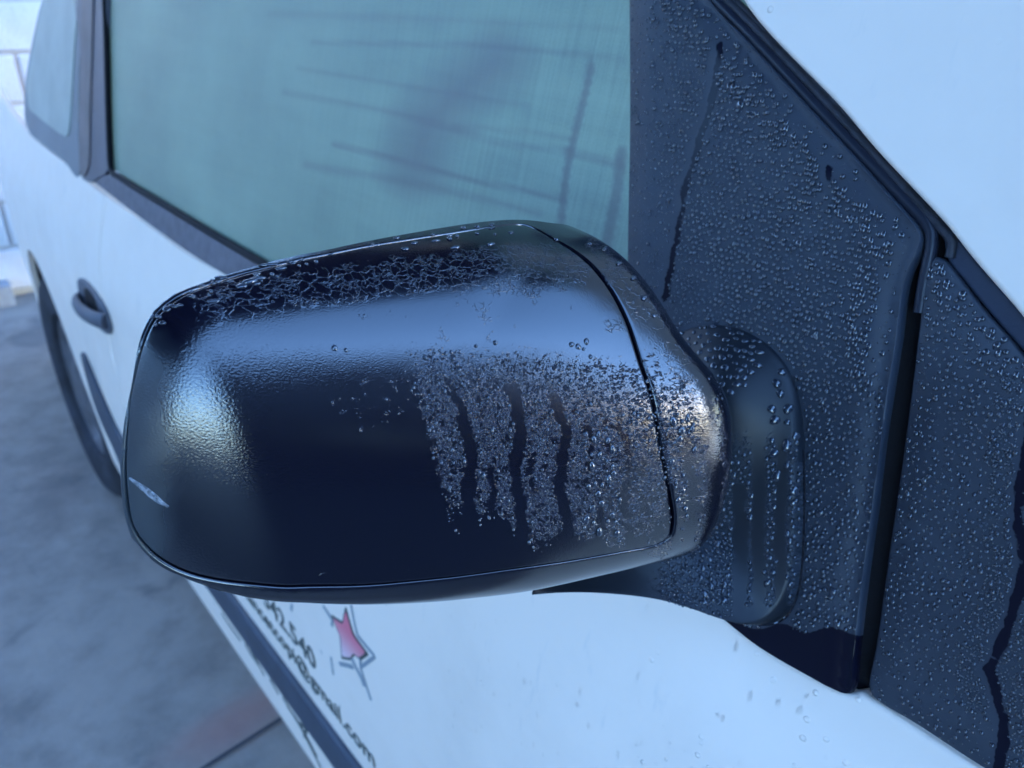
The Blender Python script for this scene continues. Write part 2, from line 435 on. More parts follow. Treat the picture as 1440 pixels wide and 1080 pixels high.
CABIN = simple('dark_cabin_cloth', (.03, .03, .035), .9, .2, mot=.3)
BLOCK = simple('whitewashed_block', (.72, .70, .72), .9, .2, bump=(70, .004), mot=.06, mscale=6)
MORTAR = simple('grey_mortar', (.58, .56, .57), .95, .1, bump=(120, .003))
HANDLE = simple('grey_handle_plastic', (.085, .09, .115), .5, .4, bump=(700, .0002))
MIRRORM = simple('mirror_silver', (.8, .82, .85), .02, .5, metallic=1)
SCUFF = simple('scuffed_plastic', (.17, .19, .22), .6, .4, bump=(900, .0006), mot=.5, mscale=700)

# ------------------------------------------------------------------ the setting
G = mesh_obj('ground', [(-400, -400, 0), (400, -400, 0), (400, 400, 0), (-400, 400, 0)], [(0, 1, 2, 3)], GROUND, smooth=False); tag(G, kind='structure')
def gpt(px, py):
    d = ray(px, py); t = -CAMH/d[2]; return CC+d*t
tag(mesh_obj('added_road', [(.45, -30, .004), (30, -30, .004), (30, 30, .004), (.45, 30, .004)], [(0, 1, 2, 3)], simple('wet_dark_asphalt', (.035, .035, .038), .55, .4, mot=.3, mscale=20, bump=(90, .004)), smooth=False), kind='structure')  # unseen dark strip, added to darken the cap's lower reflection
j0, j1 = gpt(285, 1083), gpt(410, 1003); jd = (j1-j0)/np.linalg.norm(j1-j0); jn = np.array([-jd[1], jd[0], 0])*.004
js, je = j0-jd*6, j1+jd*3; w4 = np.array([0, 0, .004])
J = mesh_obj('paving_joint', [js-jn+w4, je-jn+w4, je+jn+w4, js+jn+w4], [(0, 1, 2, 3)], simple('dark_joint_filler', (.05, .055, .07), .9), smooth=False); tag(J, kind='structure')

# ------------------------------------------------------------------ block wall behind the car
wb = gpt(12, 418); WX = wb[0]
wall = empty('block_wall', (WX, 0, 0)); tag(wall, 'whitewashed block wall standing behind the rear of the car', 'wall')
ww = box('mortar_core', (WX-.16, -2.2, 0), (WX-.012, 4.0, 3.2), MORTAR, None); ww.parent = wall; ww.matrix_parent_inverse = wall.matrix_world.inverted(); ww.location = (-WX, 0, 0) if False else ww.location
def wz(px, py):
    d = ray(px, py); t = WX/d[0]; return (CC+d*t)
def block_mesh():
    bw, bh, dp, e = .385, .182, .05, .006
    import bmesh
    bm = bmesh.new(); bmesh.ops.create_cube(bm, size=1)
    for vtx in bm.verts: vtx.co = Vector((vtx.co.x*dp, vtx.co.y*bw, vtx.co.z*bh))
    bmesh.ops.bevel(bm, geom=list(bm.edges), offset=e, segments=1, affect='EDGES')
    me = bpy.data.meshes.new('block'); bm.to_mesh(me); bm.free(); me.materials.append(BLOCK); return me
bme = block_mesh(); nb = 0
for r_ in range(16):
    for c_ in range(15):
        y = -2.0+c_*.40+(.20 if r_ % 2 else 0)+.06; z = .02+.10+r_*.197
        if y > 3.7: continue
        bo = bpy.data.objects.new('block', bme); COL.objects.link(bo); bo.parent = wall
        bo.location = (-.018+rng.uniform(-.003, .003), y, z); bo.rotation_euler = (rng.uniform(-.004, .004), rng.uniform(-.006, .006), 0)
ww.matrix_parent_inverse = Matrix.Translation((-WX, 0, 0))
kb = box('kerb_stone', (WX+.03, -.30, 0), (WX+.13, .40, .09), simple('grey_kerb', (.35, .35, .38), .9, .2, mot=.2, bump=(60, .004))); tag(kb, 'low grey kerb stone at the foot of the block wall', 'kerb')

bw = box('added_wall', (-30, -7.4, 0), (3, -7.1, 3.6), simple('brown_render', (.12, .085, .08), .9, .2, mot=.3, mscale=1.5), None)  # unseen wall, added to cover the low sky in reflections
tag(bw, 'added unseen long brown wall across the yard, mirrored in the wet black plastic', 'wall')
ob = empty('added_building', (5.2, -3.2, 0)); tag(ob, 'added unseen dark building in front of the car, mirrored low in the mirror cap', 'building')  # unseen block, added to keep sky glow out of the cap's lower reflection
DW = simple('dark_plaster', (.030, .028, .034), .9, .2, mot=.2, mscale=1)
def local(o_): o_.parent = ob; o_.matrix_parent_inverse = Matrix.Translation((-5.2, 3.2, 0)); return o_
local(box('facade', (5.2, -4.5, 0), (9.0, 2.0, 5.6), DW)); local(box('roof_slab', (5.05, -4.65, 5.6), (9.1, 2.15, 5.78), simple('roof_felt', (.03, .03, .035), .9)))
for yy in (-3.9, -2.7, -1.4, -.1):
    for zz in (.9, 2.9):
        local(box('window', (5.17, yy, zz), (5.21, yy+.9, zz+1.0), simple('dark_pane', (.02, .025, .03), .1)))
        local(box('window_sill', (5.12, yy-.05, zz-.07), (5.21, yy+.95, zz-.003), DW))
cn = empty('added_canopy', (-.8, -3.6, 0)); tag(cn, 'added unseen dark roof over the car, mirrored along the top of the mirror', 'added_canopy')  # unseen roof, added to darken what the mirror's top reflects
CNM = simple('dark_canopy_sheet', (.035, .035, .042), .8, .3, mot=.2, mscale=3)
def loc2(o_): o_.parent = cn; o_.matrix_parent_inverse = Matrix.Translation((.8, 3.6, 0)); return o_
q4 = [(-2.6, -3.6), (1.59, -3.6), (-1.2, 4), (-2.6, 4)]
loc2(mesh_obj('roof_sheet', [(x, y, 2.6) for x, y in q4]+[(x, y, 2.68) for x, y in q4], [(3, 2, 1, 0), (4, 5, 6, 7), (0, 1, 5, 4), (1, 2, 6, 5), (2, 3, 7, 6), (3, 0, 4, 7)], CNM, smooth=False))
for yy in (-3.2, -.9, 1.4, 3.6):
    loc2(box('rafter', (-2.5, yy, 2.48), (1.95-(yy+5)*.3667, yy+.08, 2.597), CNM))
for x, y in ((-2.5, -3.55), (1.4, -3.5), (-2.5, 3.9), (-1.35, 3.9)):
    loc2(box('post', (x, y, .004), (x+.1, y+.1, 2.475), CNM))

# ------------------------------------------------------------------ the car
car = empty('parked_car'); tag(car, 'white car with black door mirror and fogged windows seen along its side', 'car')
def pl(pts, h=0.0, ds=.02, closed=True): return cr(hits(pts, h), ds, closed)
# white lower panels
belt = [hit(*p) for p in ((132, 263), (200, 310), (267, 358), (330, 392))]
fwd = [hit(*p) for p in ((1010, 862), (1070, 908), (1160, 960), (1188, 976), (1200, 978), (1209, 972), (1223, 981), (1293, 1025), (1377, 1080), (1440, 1118))]
top = [(-1.345, belt[0][1])]+belt+[(-.6, (belt[-1][1]+fwd[0][1])/2)]+fwd+[(.12, fwd[-1][1]+.006), (.6, fwd[-1][1]-.01)]
L = np.vstack([cr(top, .008, False), np.array([(.6, .27), (-1.345, .27)])])
L = np.vstack([resample(L[:-2], .006, False), resample(np.array([(.6, L[-3][1]), (.6, .27)]), .02, False)[1:], resample(np.array([(.6, .27), (-1.345, .27)]), .02, False)[1:], resample(np.array([(-1.345, .27), (-1.345, belt[0][1])]), .01, False)[1:-1]])
panel('front_door', L, side, PAINT, car, grid=.02, bds=.006, r=.003, thick=.01)
# rear side with wheel arch
WXC, WR = -2.12, .315
rt = [hit(*p) for p in ((36, 182), (60, 205), (90, 228), (118, 250), (130, 262))]
arch = [(WXC+.37*math.cos(a), .31+.37*math.sin(a)) for a in np.linspace(-.1, math.pi+.1, 30)]
Lr = np.array([(-1.3475, rt[-1][1]-.002)]+rt[::-1]+[(-3.3, rt[0][1]+.03), (-3.3, .30), arch[-1]]+arch[::-1]+[(-1.3475, .275)], float)
Lr = np.array([p for p in Lr])
panel('rear_side', resample(Lr, .015), side, PAINT, car, grid=.03, bds=.015, r=.003, thick=.012)
bump_ = mesh_obj('rear_mudflap', side(np.array([(-2.62, .20), (-2.56, .20), (-2.56, .36), (-2.62, .36)]), np.zeros(4)).tolist()+(side(np.array([(-2.62, .20), (-2.56, .20), (-2.56, .36), (-2.62, .36)]), np.full(4, -.15))).tolist(), [(0, 1, 2, 3), (4, 7, 6, 5), (0, 4, 5, 1), (1, 5, 6, 2), (2, 6, 7, 3), (3, 7, 4, 0)], BLACK, car, smooth=False)
# underbody closes the view beneath the panels
box('underbody', (-3.2, .40, .22), (.8, 1.9, .60), CABIN, car)
# rear wheel
def wheel():
    wh = empty('rear_wheel', (WXC, .30, WR), car)
    prof = [(.19, .02), (.20, .0), (.235, -.012), (.28, -.008), (.300, .005), (.312, .022), (.315, .05), (.315, .16), (.30, .19), (.2, .19)]
    n = 72; ve = []; f = []
    for i in range(n):
        a = 2*math.pi*i/n
        for r_, y_ in prof: ve.append((r_*math.cos(a), y_, r_*math.sin(a)))
    k = len(prof)
    for i in range(n):
        for j in range(k-1): f.append((i*k+j, i*k+j+1, ((i+1) % n)*k+j+1, ((i+1) % n)*k+j))
    mesh_obj('tyre', ve, f, TYRE, wh)
    ve = [(0, .01, 0)]; f = []
    for i in range(n):
        a = 2*math.pi*i/n; w_ = .012*(1+math.cos(a*7))
        ve += [(.06*math.cos(a), .0, .06*math.sin(a)), (.15*math.cos(a), .02+w_, .15*math.sin(a)), (.19*math.cos(a), .012, .19*math.sin(a)), (.195*math.cos(a), .05, .195*math.sin(a))]
    for i in range(n):
        b0, b1 = 1+4*i, 1+4*((i+1) % n); f.append((0, b0, b1))
        for j in range(3): f.append((b0+j, b0+j+1, b1+j+1, b1+j))
    mesh_obj('rim', ve, f, RIM, wh)
wheel()
# side moldings
ml = cr([(-1.33, .385), (-1.33, .448), (.58, .456), (.58, .392)], .05)
m0 = [hit(*p) for p in ((329, 837), (514, 1081))]; m1 = [hit(*p) for p in ((302, 829), (479, 1080))]
def ln(p, q, x): return p[1]+(q[1]-p[1])*(x-p[0])/(q[0]-p[0])
zt, zb = [ln(*m0, x) for x in (-1.33, .55)], [ln(*m1, x) for x in (-1.33, .55)]
zt = [(m0[0][1]+m0[1][1])/2+.004*s for s in (-1, 1)]; zb = [(m1[0][1]+m1[1][1])/2-.004*s for s in (1, -1)]
ml = np.array([(-1.33, zb[0]), (.58, zb[1]), (.58, zt[1]), (-1.33, zt[0])])
panel('side_molding', resample(ml, .01), side, MOLD, car, grid=.02, bds=.008, r=.005, thick=.006, top=.008)
panel('rear_side_molding', pl([(113, 497), (124, 540), (140, 588), (158, 628), (176, 668), (186, 668), (176, 632), (158, 596), (143, 562), (128, 526), (117, 500)], .006, .01), side, MOLD, car, grid=.02, bds=.008, r=.004, thick=.006, top=.007)
# belt trim and window
panel('belt_molding', pl([(134, 258, 1), (142, 251), (155, 247), (163, 249, 1), (240, 299), (353, 366), (470, 432), (600, 500), (600, 545, 1), (470, 480), (330, 396), (267, 357), (200, 309)], .004, .01), side, GREYTRIM, car, grid=.012, bds=.008, r=.003, thick=.006, top=.006)
sealz = [(150, -30), (153, 60), (155, 140), (157, 200), (160, 240), (170, 249), (240, 292), (353, 359), (470, 425), (640, 512)]
tube('window_seal', side(pl(sealz, 0, .01, False), .003), .0045, RUBBER, car)
def clampz(pts, lim): return pts
wl_ = [(150, 0), (152, 100), (154, 180), (158, 238), (173, 249), (240, 291), (353, 358), (470, 424), (640, 510), (870, 600)]
wlh = [hit(*p) for p in wl_]
hd = np.array(hit(150, 0))-np.array(hit(152, 100)); hd /= hd[1]
Wp = [tuple(np.array(hit(150, 0))+hd*.24)]+wlh+[(-.15, hit(885, 0)[1]+.24)]
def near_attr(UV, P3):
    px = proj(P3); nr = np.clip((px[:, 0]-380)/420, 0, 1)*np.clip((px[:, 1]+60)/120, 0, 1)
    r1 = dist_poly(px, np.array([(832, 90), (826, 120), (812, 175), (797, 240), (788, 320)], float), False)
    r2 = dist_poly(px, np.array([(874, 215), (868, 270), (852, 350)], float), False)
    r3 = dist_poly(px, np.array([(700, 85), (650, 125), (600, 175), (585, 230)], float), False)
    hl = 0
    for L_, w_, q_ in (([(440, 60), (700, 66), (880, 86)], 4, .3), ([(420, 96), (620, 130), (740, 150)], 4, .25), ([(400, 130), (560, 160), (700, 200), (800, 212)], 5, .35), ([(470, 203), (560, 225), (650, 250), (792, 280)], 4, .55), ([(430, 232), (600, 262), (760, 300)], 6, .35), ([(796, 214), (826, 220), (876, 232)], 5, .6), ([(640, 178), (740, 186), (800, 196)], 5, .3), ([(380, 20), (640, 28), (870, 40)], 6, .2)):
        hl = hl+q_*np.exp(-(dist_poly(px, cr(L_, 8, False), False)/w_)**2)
    s = hl+np.clip(1-(r1-3)/3, 0, 1)*.8+np.clip(1-(r2-5)/4, 0, 1)*.75+np.clip(1-r3/70, 0, 1)*.8  # darker lines and one broad patch, set into the glass colour
    return dict(near=nr, dark_marks=np.clip(s, 0, 1))
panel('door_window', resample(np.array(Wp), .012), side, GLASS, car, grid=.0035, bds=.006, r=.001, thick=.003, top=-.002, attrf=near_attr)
# upper door frame, roof
box_roof = mesh_obj('roof', [(x, SY(x, 1.50)+y_, z_) for x in (-3.1, -2.0, -1.0, -.55) for y_, z_ in ((0, 1.50), (-.012, 1.53), (.02, 1.58), (.12, 1.63), (.6, 1.66), (1.3, 1.62))], [(i*6+j, i*6+j+1, i*6+j+7, i*6+j+6) for i in range(3) for j in range(5)], PAINT, car)
frame_ = ribbon('window_frame_rail', [(-2.9, 1.475), (-.55, 1.475)], .06, BLACK, car, top=.004)
# pillars behind the front window
panel('pillar_trim', pl([(103, -60), (118, -60), (152, -60), (153, 60), (153, 160), (156, 238), (150, 247), (141, 250), (133, 257), (128, 256), (116, 247), (113, 200), (116, 100)], 0, .02), side, NAVY, car, grid=.02, bds=.008, r=.002, thick=.004, top=.003)
panel('pillar_film', pl([(122, -60), (135, -60), (134, 60), (131, 160), (129, 235), (124, 248), (117, 244), (116, 170), (119, 60)], 0, .02), side, BROWN, car, grid=.02, bds=.008, r=.001, thick=.003, top=.0055)
rg = [hit(*p) for p in ((116, -20), (112, 100), (110, 180), (112, 247), (90, 226), (60, 203), (40, 183), (35, 160), (36, 120), (42, 80), (50, 40), (60, 0))]
dd = np.array(rg[-1])-np.array(rg[-2]); 
panel('rear_window', cr(rg, .02), side, FRIT, car, grid=.02, bds=.01, r=.002, thick=.004, top=.001)
rg2 = [hit(*p) for p in ((110, -15), (106, 80), (102, 150), (98, 190), (90, 190), (70, 176), (54, 163), (42, 148), (40, 120), (46, 80), (54, 40), (63, 0))]
panel('rear_window_pane', cr(rg2, .02), side, REARGL, car, grid=.02, bds=.01, r=.001, thick=.002, top=.003)
# handle
def handle():
    h0 = hit(135, 430)
    hx, hz = h0
    g = [(-.10, 0), (-.095, .02), (-.05, .032), (.03, .030), (.085, .016), (.10, -.004), (.085, -.022), (.02, -.034), (-.05, -.030), (-.09, -.018)]
    hd_ = panel('door_handle', cr([(hx+a*1.0, hz+b) for a, b in g], .004), side, HANDLE, car, grid=.006, bds=.004, r=.004, thick=.004, top=.006)
    cup = panel('handle_recess', cr([(hx+a*.42+.0, hz+.006+b*.62) for a, b in g], .003), side, RUBBER, None, grid=.006, bds=.003, r=.002, thick=.001, top=.0075); cup.parent = hd_
    # the pull bar stands off the recess
    t = np.linspace(0, 1, 22); xs = hx-.09+.18*t; off = .008+.015*np.sin(np.pi*t)**.55
    bar = tube('pull_bar', side(np.stack([xs, np.full(22, hz-.004)+.012*(t-.5)], -1), off), (.010+.003*t), HANDLE, None, squash=.7); bar.parent = hd_
handle()
# decals
st_px = [(469, 868), (483, 877), (487, 857), (492, 875), (497, 892), (507, 906), (516, 918), (506, 925), (498, 918), (494, 925), (482, 923), (480, 895)]
stp = np.array([hit(*p) for p in st_px]); STARZ0, STARZ1 = stp[:, 1].min(), stp[:, 1].max()-.02
def scaled(P_, k): c0 = P_.mean(0); return c0+(P_-c0)*k
STARM = mat_star()
o = panel('star_decal', resample(scaled(stp, 1.14), .004), side, INK, car, grid=.02, bds=.004, r=.0003, thick=.0003, top=.0007)
o2 = panel('star_fill', resample(scaled(stp, .97), .004), side, STARM, None, grid=.02, bds=.004, r=.0003, thick=.0003, top=.0014); o2.parent = o
for pts, w_ in (([(455, 852), (464, 866), (468, 872), (467, 880)], .004), ([(494, 850), (499, 876), (503, 893)], .003), ([(503, 893), (515, 908), (528, 923), (512, 935), (509, 937)], .004), ([(478, 933), (488, 935), (497, 938)], .005), ([(495, 925), (500, 937), (508, 951), (513, 965)], .006), ([(507, 926), (508, 940), (515, 962), (522, 984)], .004), ([(411, 850), (410, 858)], .004), ([(466, 924), (467, 932), (469, 948)], .003)):
    rb = ribbon('star_outline', [hit(*p) for p in pts], w_, GREYINK, None, top=.0008); rb.parent = o
def text_part(txt, x0, z0, size, name, squeeze=1.0):
    cu = bpy.data.curves.new(name, 'FONT'); cu.body = txt; cu.size = size; cu.offset = size*.008; cu.resolution_u = 3
    to = bpy.data.objects.new(name, cu); COL.objects.link(to); dg = bpy.context.evaluated_depsgraph_get()
    me = bpy.data.meshes.new_from_object(to.evaluated_get(dg)); bpy.data.objects.remove(to)
    me2 = bpy.data.meshes.new(name); V = np.array([v.co[:] for v in me.vertices]); F = [tuple(p.vertices) for p in me.polygons]
    ab = np.stack([x0+V[:, 0]*squeeze, z0+V[:, 1]], -1); Q = side(ab, np.full(len(V), .0009)); Qb = side(ab, np.full(len(V), -.0002)); n = len(V)
    cnt = {}
    for f in F:
        for i in range(len(f)): cnt[(f[i], f[(i+1) % len(f)])] = 1
    bd = [e for e in cnt if (e[1], e[0]) not in cnt]
    return mesh_obj(name, np.vstack([Q, Qb]), F+[(b, a, a+n, b+n) for a, b in bd], INK, car, smooth=False)
t1b = hit(447, 943); t2b = hit(528, 1078)
TXT = {}
t1 = text_part('tel. 342 540', 0, 0, .045, 'phone_lettering'); wx = max(v.co.x for v in t1.data.vertices); bpy.data.objects.remove(t1)
t1a = hit(372, 848)
text_part('tel. 342.540', t1b[0]-wx, t1b[1]-.004, .045, 'phone_lettering')
t2 = text_part('lancetcopi@gmail.com', 0, 0, .037, 'address_lettering'); wx2 = max(v.co.x for v in t2.data.vertices); bpy.data.objects.remove(t2)
text_part('lancetcopi@gmail.com', t2b[0]-wx2*1.0, t2b[1]-.003, .037, 'address_lettering')
# broken script strokes below the molding
for pts in ([(297, 832), (307, 848)], [(312, 862), (322, 878), (338, 900)], [(345, 905), (352, 918), (366, 938)], [(352, 912), (362, 930), (372, 950)], [(380, 955), (392, 976)], [(398, 980), (412, 1004), (424, 1024), (438, 1052), (452, 1080)], [(404, 992), (420, 1015), (434, 1040), (446, 1064)], [(420, 1016), (432, 1024), (428, 1036)]):
    ribbon('script_lettering', [hit(*p) for p in pts], .006, INK, car, top=.0009)

# ------------------------------------------------------------------ black triangle, gap, seals, pillar
def offs(off): return lambda ab, h: side(ab, h)
backing = pl([(975, -60, 1), (1045, -60, 1), (1190, 152), (1237, 208), (1345, 325), (1380, 368), (1452, 445), (1500, 500, 1), (1460, 560, 1), (1330, 800), (1250, 1050, 1), (1080, 960, 1), (1100, 500)], 0, .02)
panel('rubber_backing', backing, side, RUBBER, car, grid=.02, bds=.01, r=.001, thick=.004, top=-.009)
SAIL = [(880, -60, 1), (945, -60), (990, -60, 1), (999, -3), (1063, 66), (1130, 139), (1193, 206), (1270, 290), (1294, 318), (1300, 332), (1297, 350), (1278, 393), (1267, 470), (1255, 547), (1243, 627), (1232, 720), (1227, 753), (1218, 820), (1208, 903), (1201, 968), (1196, 976), (1187, 975, 1), (1160, 960), (1070, 908), (1010, 862), (940, 822, 1), (880, 600, 1), (878, 360), (881, 180)]
SAILL = pl(SAIL, 0, .003)
EDGE = cr(hits([(985, -20), (1063, 66), (1130, 139), (1193, 206), (1270, 290), (1294, 318), (1300, 332), (1297, 350), (1278, 393), (1267, 470), (1255, 547), (1232, 720), (1218, 820), (1201, 968)]), .003, False)
DIAG = EDGE[:int(len(EDGE)*.62)]
LEFT = cr(hits([(880, -60), (881, 180), (878, 360), (880, 600)]), .004, False)
RUNS = [([(1013, 62), (1009, 100), (1000, 150), (985, 195), (978, 225), (965, 260), (958, 310), (945, 370), (935, 420)], 4.2), ([(1166, 236), (1166, 252)], 5)]
def sail_h(V, d):
    de = dist_poly(V, EDGE, False); dl = dist_poly(V, LEFT, False)
    h = -.0042*np.clip(1-de/.014, 0, 1)**1.6 + .0022*np.exp(-((de-.0012)/.0012)**2)
    h = h-.006*np.clip(1-dl/.022, 0, 1)**2
    # soft swell where the arm of the mirror springs from the plate
    return h
def clear_field(px, runs, extra=None):
    c = np.full(len(px), 30.)
    q_ = px+np.stack([2.6*noise2(px[:, 0]*.5, px[:, 1], .11, 31)+1.6*noise2(px[:, 0]*.9, px[:, 1], .05, 34)+1.3*noise2(px[:, 0], px[:, 1], .33, 32), 0*px[:, 1]], -1)
    wv = 1+.35*noise2(px[:, 0]*.7, px[:, 1], .07, 33)
    for L_, w_ in runs:
        L_ = np.array(L_, float)
        c = np.minimum(c, dist_poly(q_, cr([tuple(p) for p in L_], 6, False), False)-w_*wv)
    if extra is not None: c = np.minimum(c, extra)
    return c
def sail_clear_px(px):
    # dry wedge at the foot of the plate and a halo round the arm
    wedge = (888-(px[:, 1]))+(px[:, 0]-1200)*.06+5*np.sin(px[:, 0]*.09)
    rim = 1e9
    return clear_field(px, RUNS, wedge)
def sail_attr(UV, P3):
    return dict(clear=sail_clear_px(proj(P3))*.00028)
sail = panel('mirror_triangle', SAILL, side, FILM, car, grid=.0028, bds=.0022, r=.0012, thick=.006, top=.0035, hfun=sail_h, attrf=sail_attr)
# surround rim, seal lips
SURR = [(994, -12), (1006, 0), (1067, 62), (1133, 133), (1198, 202), (1278, 287), (1303, 315), (1309, 328), (1309, 345), (1305, 366), (1298, 400), (1292, 440)]
tube('surround_rim', side(pl(SURR, 0, .004, False), -.001), .0028, FILM, car)
tube('seal_lip', side(pl([(1008, -14), (1022, 0), (1085, 63), (1205, 190), (1265, 257), (1312, 309), (1330, 328), (1338, 340), (1334, 362)], 0, .004, False), -.001), .0022, RUBBER2, car)
tube('seal_lip', side(pl([(1020, -14), (1032, 0), (1100, 68), (1188, 160), (1236, 218), (1300, 286), (1336, 325)], 0, .004, False), -.002), .0018, RUBBER2, car)
panel('seal_strip', pl([(1325, 318, 1), (1346, 330), (1372, 366), (1446, 446), (1490, 495, 1), (1470, 530, 1), (1425, 480), (1385, 434), (1351, 391), (1331, 366), (1326, 345)], 0, .004), side, NAVYSEAL if 'NAVYSEAL' in globals() else simple('smooth_seal_rubber', (.020, .028, .052), .5, .4, bump=(500, .0002)), car, grid=.006, bds=.003, r=.0015, thick=.004, top=-.001)
QUART = [(1316, 361), (1321, 361), (1331, 368), (1351, 393), (1384, 436), (1424, 481), (1500, 575, 1), (1540, 700, 1), (1540, 1190, 1), (1440, 1114), (1377, 1076), (1293, 1021), (1226, 978), (1222, 966), (1233, 903), (1250, 780), (1262, 700), (1273, 620), (1285, 527), (1295, 443), (1303, 382)]
QL = pl(QUART, 0, .003)
QRUN = [([(1452, 545), (1445, 620), (1436, 680), (1432, 740), (1440, 800), (1428, 850), (1408, 905), (1395, 940), (1404, 985), (1412, 1020), (1400, 1100)], 7.5), ([(1383, 940), (1398, 945)], 4)]
def quart_h(V, d):
    return -.003*np.clip(1-d/.012, 0, 1)**1.7
quart = panel('front_quarter_trim', QL, side, FILM, car, grid=.0032, bds=.0025, r=.0012, thick=.006, top=.0035, hfun=quart_h, attrf=lambda UV, P3: dict(clear=clear_field(proj(P3), QRUN)*.00028))
# white windscreen pillar
pa = [hit(*p) for p in ((1042, -40), (1050, 2), (1190, 157), (1237, 213), (1337, 320), (1368, 360), (1440, 443), (1500, 515))]
pil = [(pa[0][0]-.10, pa[0][1]+.13)]+pa+[(.10, pa[-1][1]-.03), (.16, pa[-1][1]-.02), (.17, 1.18), (.02, 1.34), (-.10, 1.45)]
def pil_h(V, d): return -.02*np.clip(1-dist_poly(V, np.array(pil[-4:]), False)/.08, 0, 1)**2
panel('windscreen_pillar', resample(cr([pil[0]+(1,)]+[p for p in pil[1:9]]+[pil[9]+(1,), pil[10]+(1,), pil[11], pil[12], pil[13]+(1,)], .006), .006), side, PAINT, car, grid=.01, bds=.006, r=.0025, thick=.008, top=.0045, hfun=pil_h)
# windscreen and bonnet beyond the pillar, cabin inside
mesh_obj('windscreen', [(.17, .40, 1.17), (-.12, .50, 1.46), (-.12, 1.7, 1.50), (.25, 1.8, 1.12)], [(0, 1, 2, 3)], simple('dark_windscreen', (.02, .025, .03), .08, .5), car, smooth=False)
mesh_obj('bonnet', [(.12, .36, .99), (.6, .40, .93), (1.2, .52, .86), (.28, 1.8, 1.10), (.7, 1.8, 1.00), (1.3, 1.7, .90), (.6, .38, .86), (1.2, .50, .78), (.12, .34, .93)], [(0, 1, 4, 3), (1, 2, 5, 4), (0, 8, 6, 1), (1, 6, 7, 2)], PAINT, car)
box('cabin_floor', (-3.0, .50, .62), (.1, 1.8, .66), CABIN, car)
box('cabin_far_side', (-3.0, 1.7, .62), (-.3, 1.74, 1.5), CABIN, car)
def seat(x):
    s = empty('front_seat', (x, .95, .66), car)
    import bmesh
    for nm, sc, lc in (('seat_back', (.16, .5, .62), (-.1, 0, .35)), ('head_rest', (.10, .27, .18), (-.16, 0, .76)), ('seat_cushion', (.5, .5, .16), (.15, 0, .1))):
        bm = bmesh.new(); bmesh.ops.create_cube(bm, size=1); bmesh.ops.bevel(bm, geom=list(bm.edges), offset=.18, segments=4, affect='EDGES')
        for v in bm.verts: v.co = Vector((v.co.x*sc[0]-(v.co.z*sc[2]*.2 if sc[2] > .3 else 0)+lc[0], v.co.y*sc[1]+lc[1], v.co.z*sc[2]+lc[2]))
        me = bpy.data.meshes.new(nm); bm.to_mesh(me); bm.free(); me.shade_smooth(); me.materials.append(CABIN)
        so = bpy.data.objects.new(nm, me); COL.objects.link(so); so.parent = s
seat(-.85)

# ------------------------------------------------------------------ the door mirror
MP = [0.03808, 0.27149, 0.03785, 0.04321, 1.07278, 0.00837, 0.00352, 0.09119, -0.00979, -0.01028, 0.04677, 0.03952, -0.01159, 0.07041, 0.04083, -0.01316, -0.24439, 0.00123, 0.00814, 2.09754, 2.55755, 1.91926, 1.91814, -0.1792]
def loft(ns, nt):
    yt, ye, at, ae, zc0, zc1, zc2, t0, t1, t2, b0, b1, b2, D0, D1, D2, xb0, xb1, xb2, nu, nl, pt, pe, xbt = MP
    s = (1-np.cos(np.linspace(0, np.pi, ns)))/2; y = yt+(ye-yt)*s; q = (y-(yt+ye)/2)/((ye-yt)/2)
    a = np.clip(1-(y-yt)/at, 0, 1); b = np.clip(1-(ye-y)/ae, 0, 1)
    e = np.clip(1-a**pt, 1e-12, 1)**(1/pt)*np.clip(1-b**pe, 1e-12, 1)**(1/pe)
    Ht = (t0+t1*q+t2*q*q)*e; Hb = (b0+b1*q+b2*q*q)*e
    zc = zc0+zc1*q+zc2*q*q; zm = zc+((t0+t1*q+t2*q*q)-(b0+b1*q+b2*q*q))*.5*.45; zc = zc*e+zm*(1-e)
    D = (D0+D1*q+D2*q*q)*e; xb = xb0+xb1*q+xb2*q*q
    t = np.linspace(-np.pi/2, np.pi/2, nt); n = np.where(t > 0, nu, nl)
    cs = np.abs(np.cos(t))**(2/n); sn = np.sign(np.sin(t))*np.abs(np.sin(t))**(2/n)
    H = np.where(t[None] > 0, Ht[:, None], Hb[:, None])
    return np.stack([xb[:, None]+D[:, None]*cs, np.repeat(y[:, None], nt, 1), zc[:, None]+H*sn], -1)
HEAD_OUT = [(171, 650), (173, 700), (183, 745), (205, 780), (245, 808), (305, 831), (380, 845), (470, 850), (560, 848), (660, 840), (745, 831), (840, 812), (920, 795), (987, 774), (1008, 730), (1022, 680), (1028, 620), (1025, 575), (1010, 535), (985, 508), (955, 470), (925, 420), (885, 370), (840, 335), (790, 315), (735, 308), (660, 315), (560, 333), (460, 352), (360, 373), (290, 395), (245, 412), (215, 437), (200, 470), (190, 520), (178, 585)]
NS, NTT = 420, 361
LV = loft(NS, NTT)
C2 = np.array([600., 585.])
def radial(P2, th, hull=False):
    v = P2-C2; a = np.arctan2(v[:, 1], v[:, 0]); r = np.hypot(v[:, 0], v[:, 1])
    return a, r
NB = 180; bins = np.linspace(-np.pi, np.pi, NB, endpoint=False)
pxl = proj(LV.reshape(-1, 3)); al, rl = radial(pxl, None)
bi = np.floor((al+np.pi)/(2*np.pi)*NB).astype(int) % NB
RM = np.zeros(NB); np.maximum.at(RM, bi, rl)
HO = cr(HEAD_OUT, 3); ah, rh = radial(HO, None); od = np.argsort(ah); RT = np.interp(bins+np.pi/NB, ah[od], rh[od], period=2*np.pi)
K = RT/RM
for _ in range(3): K = (np.roll(K, 1)+2*K+np.roll(K, -1))/4
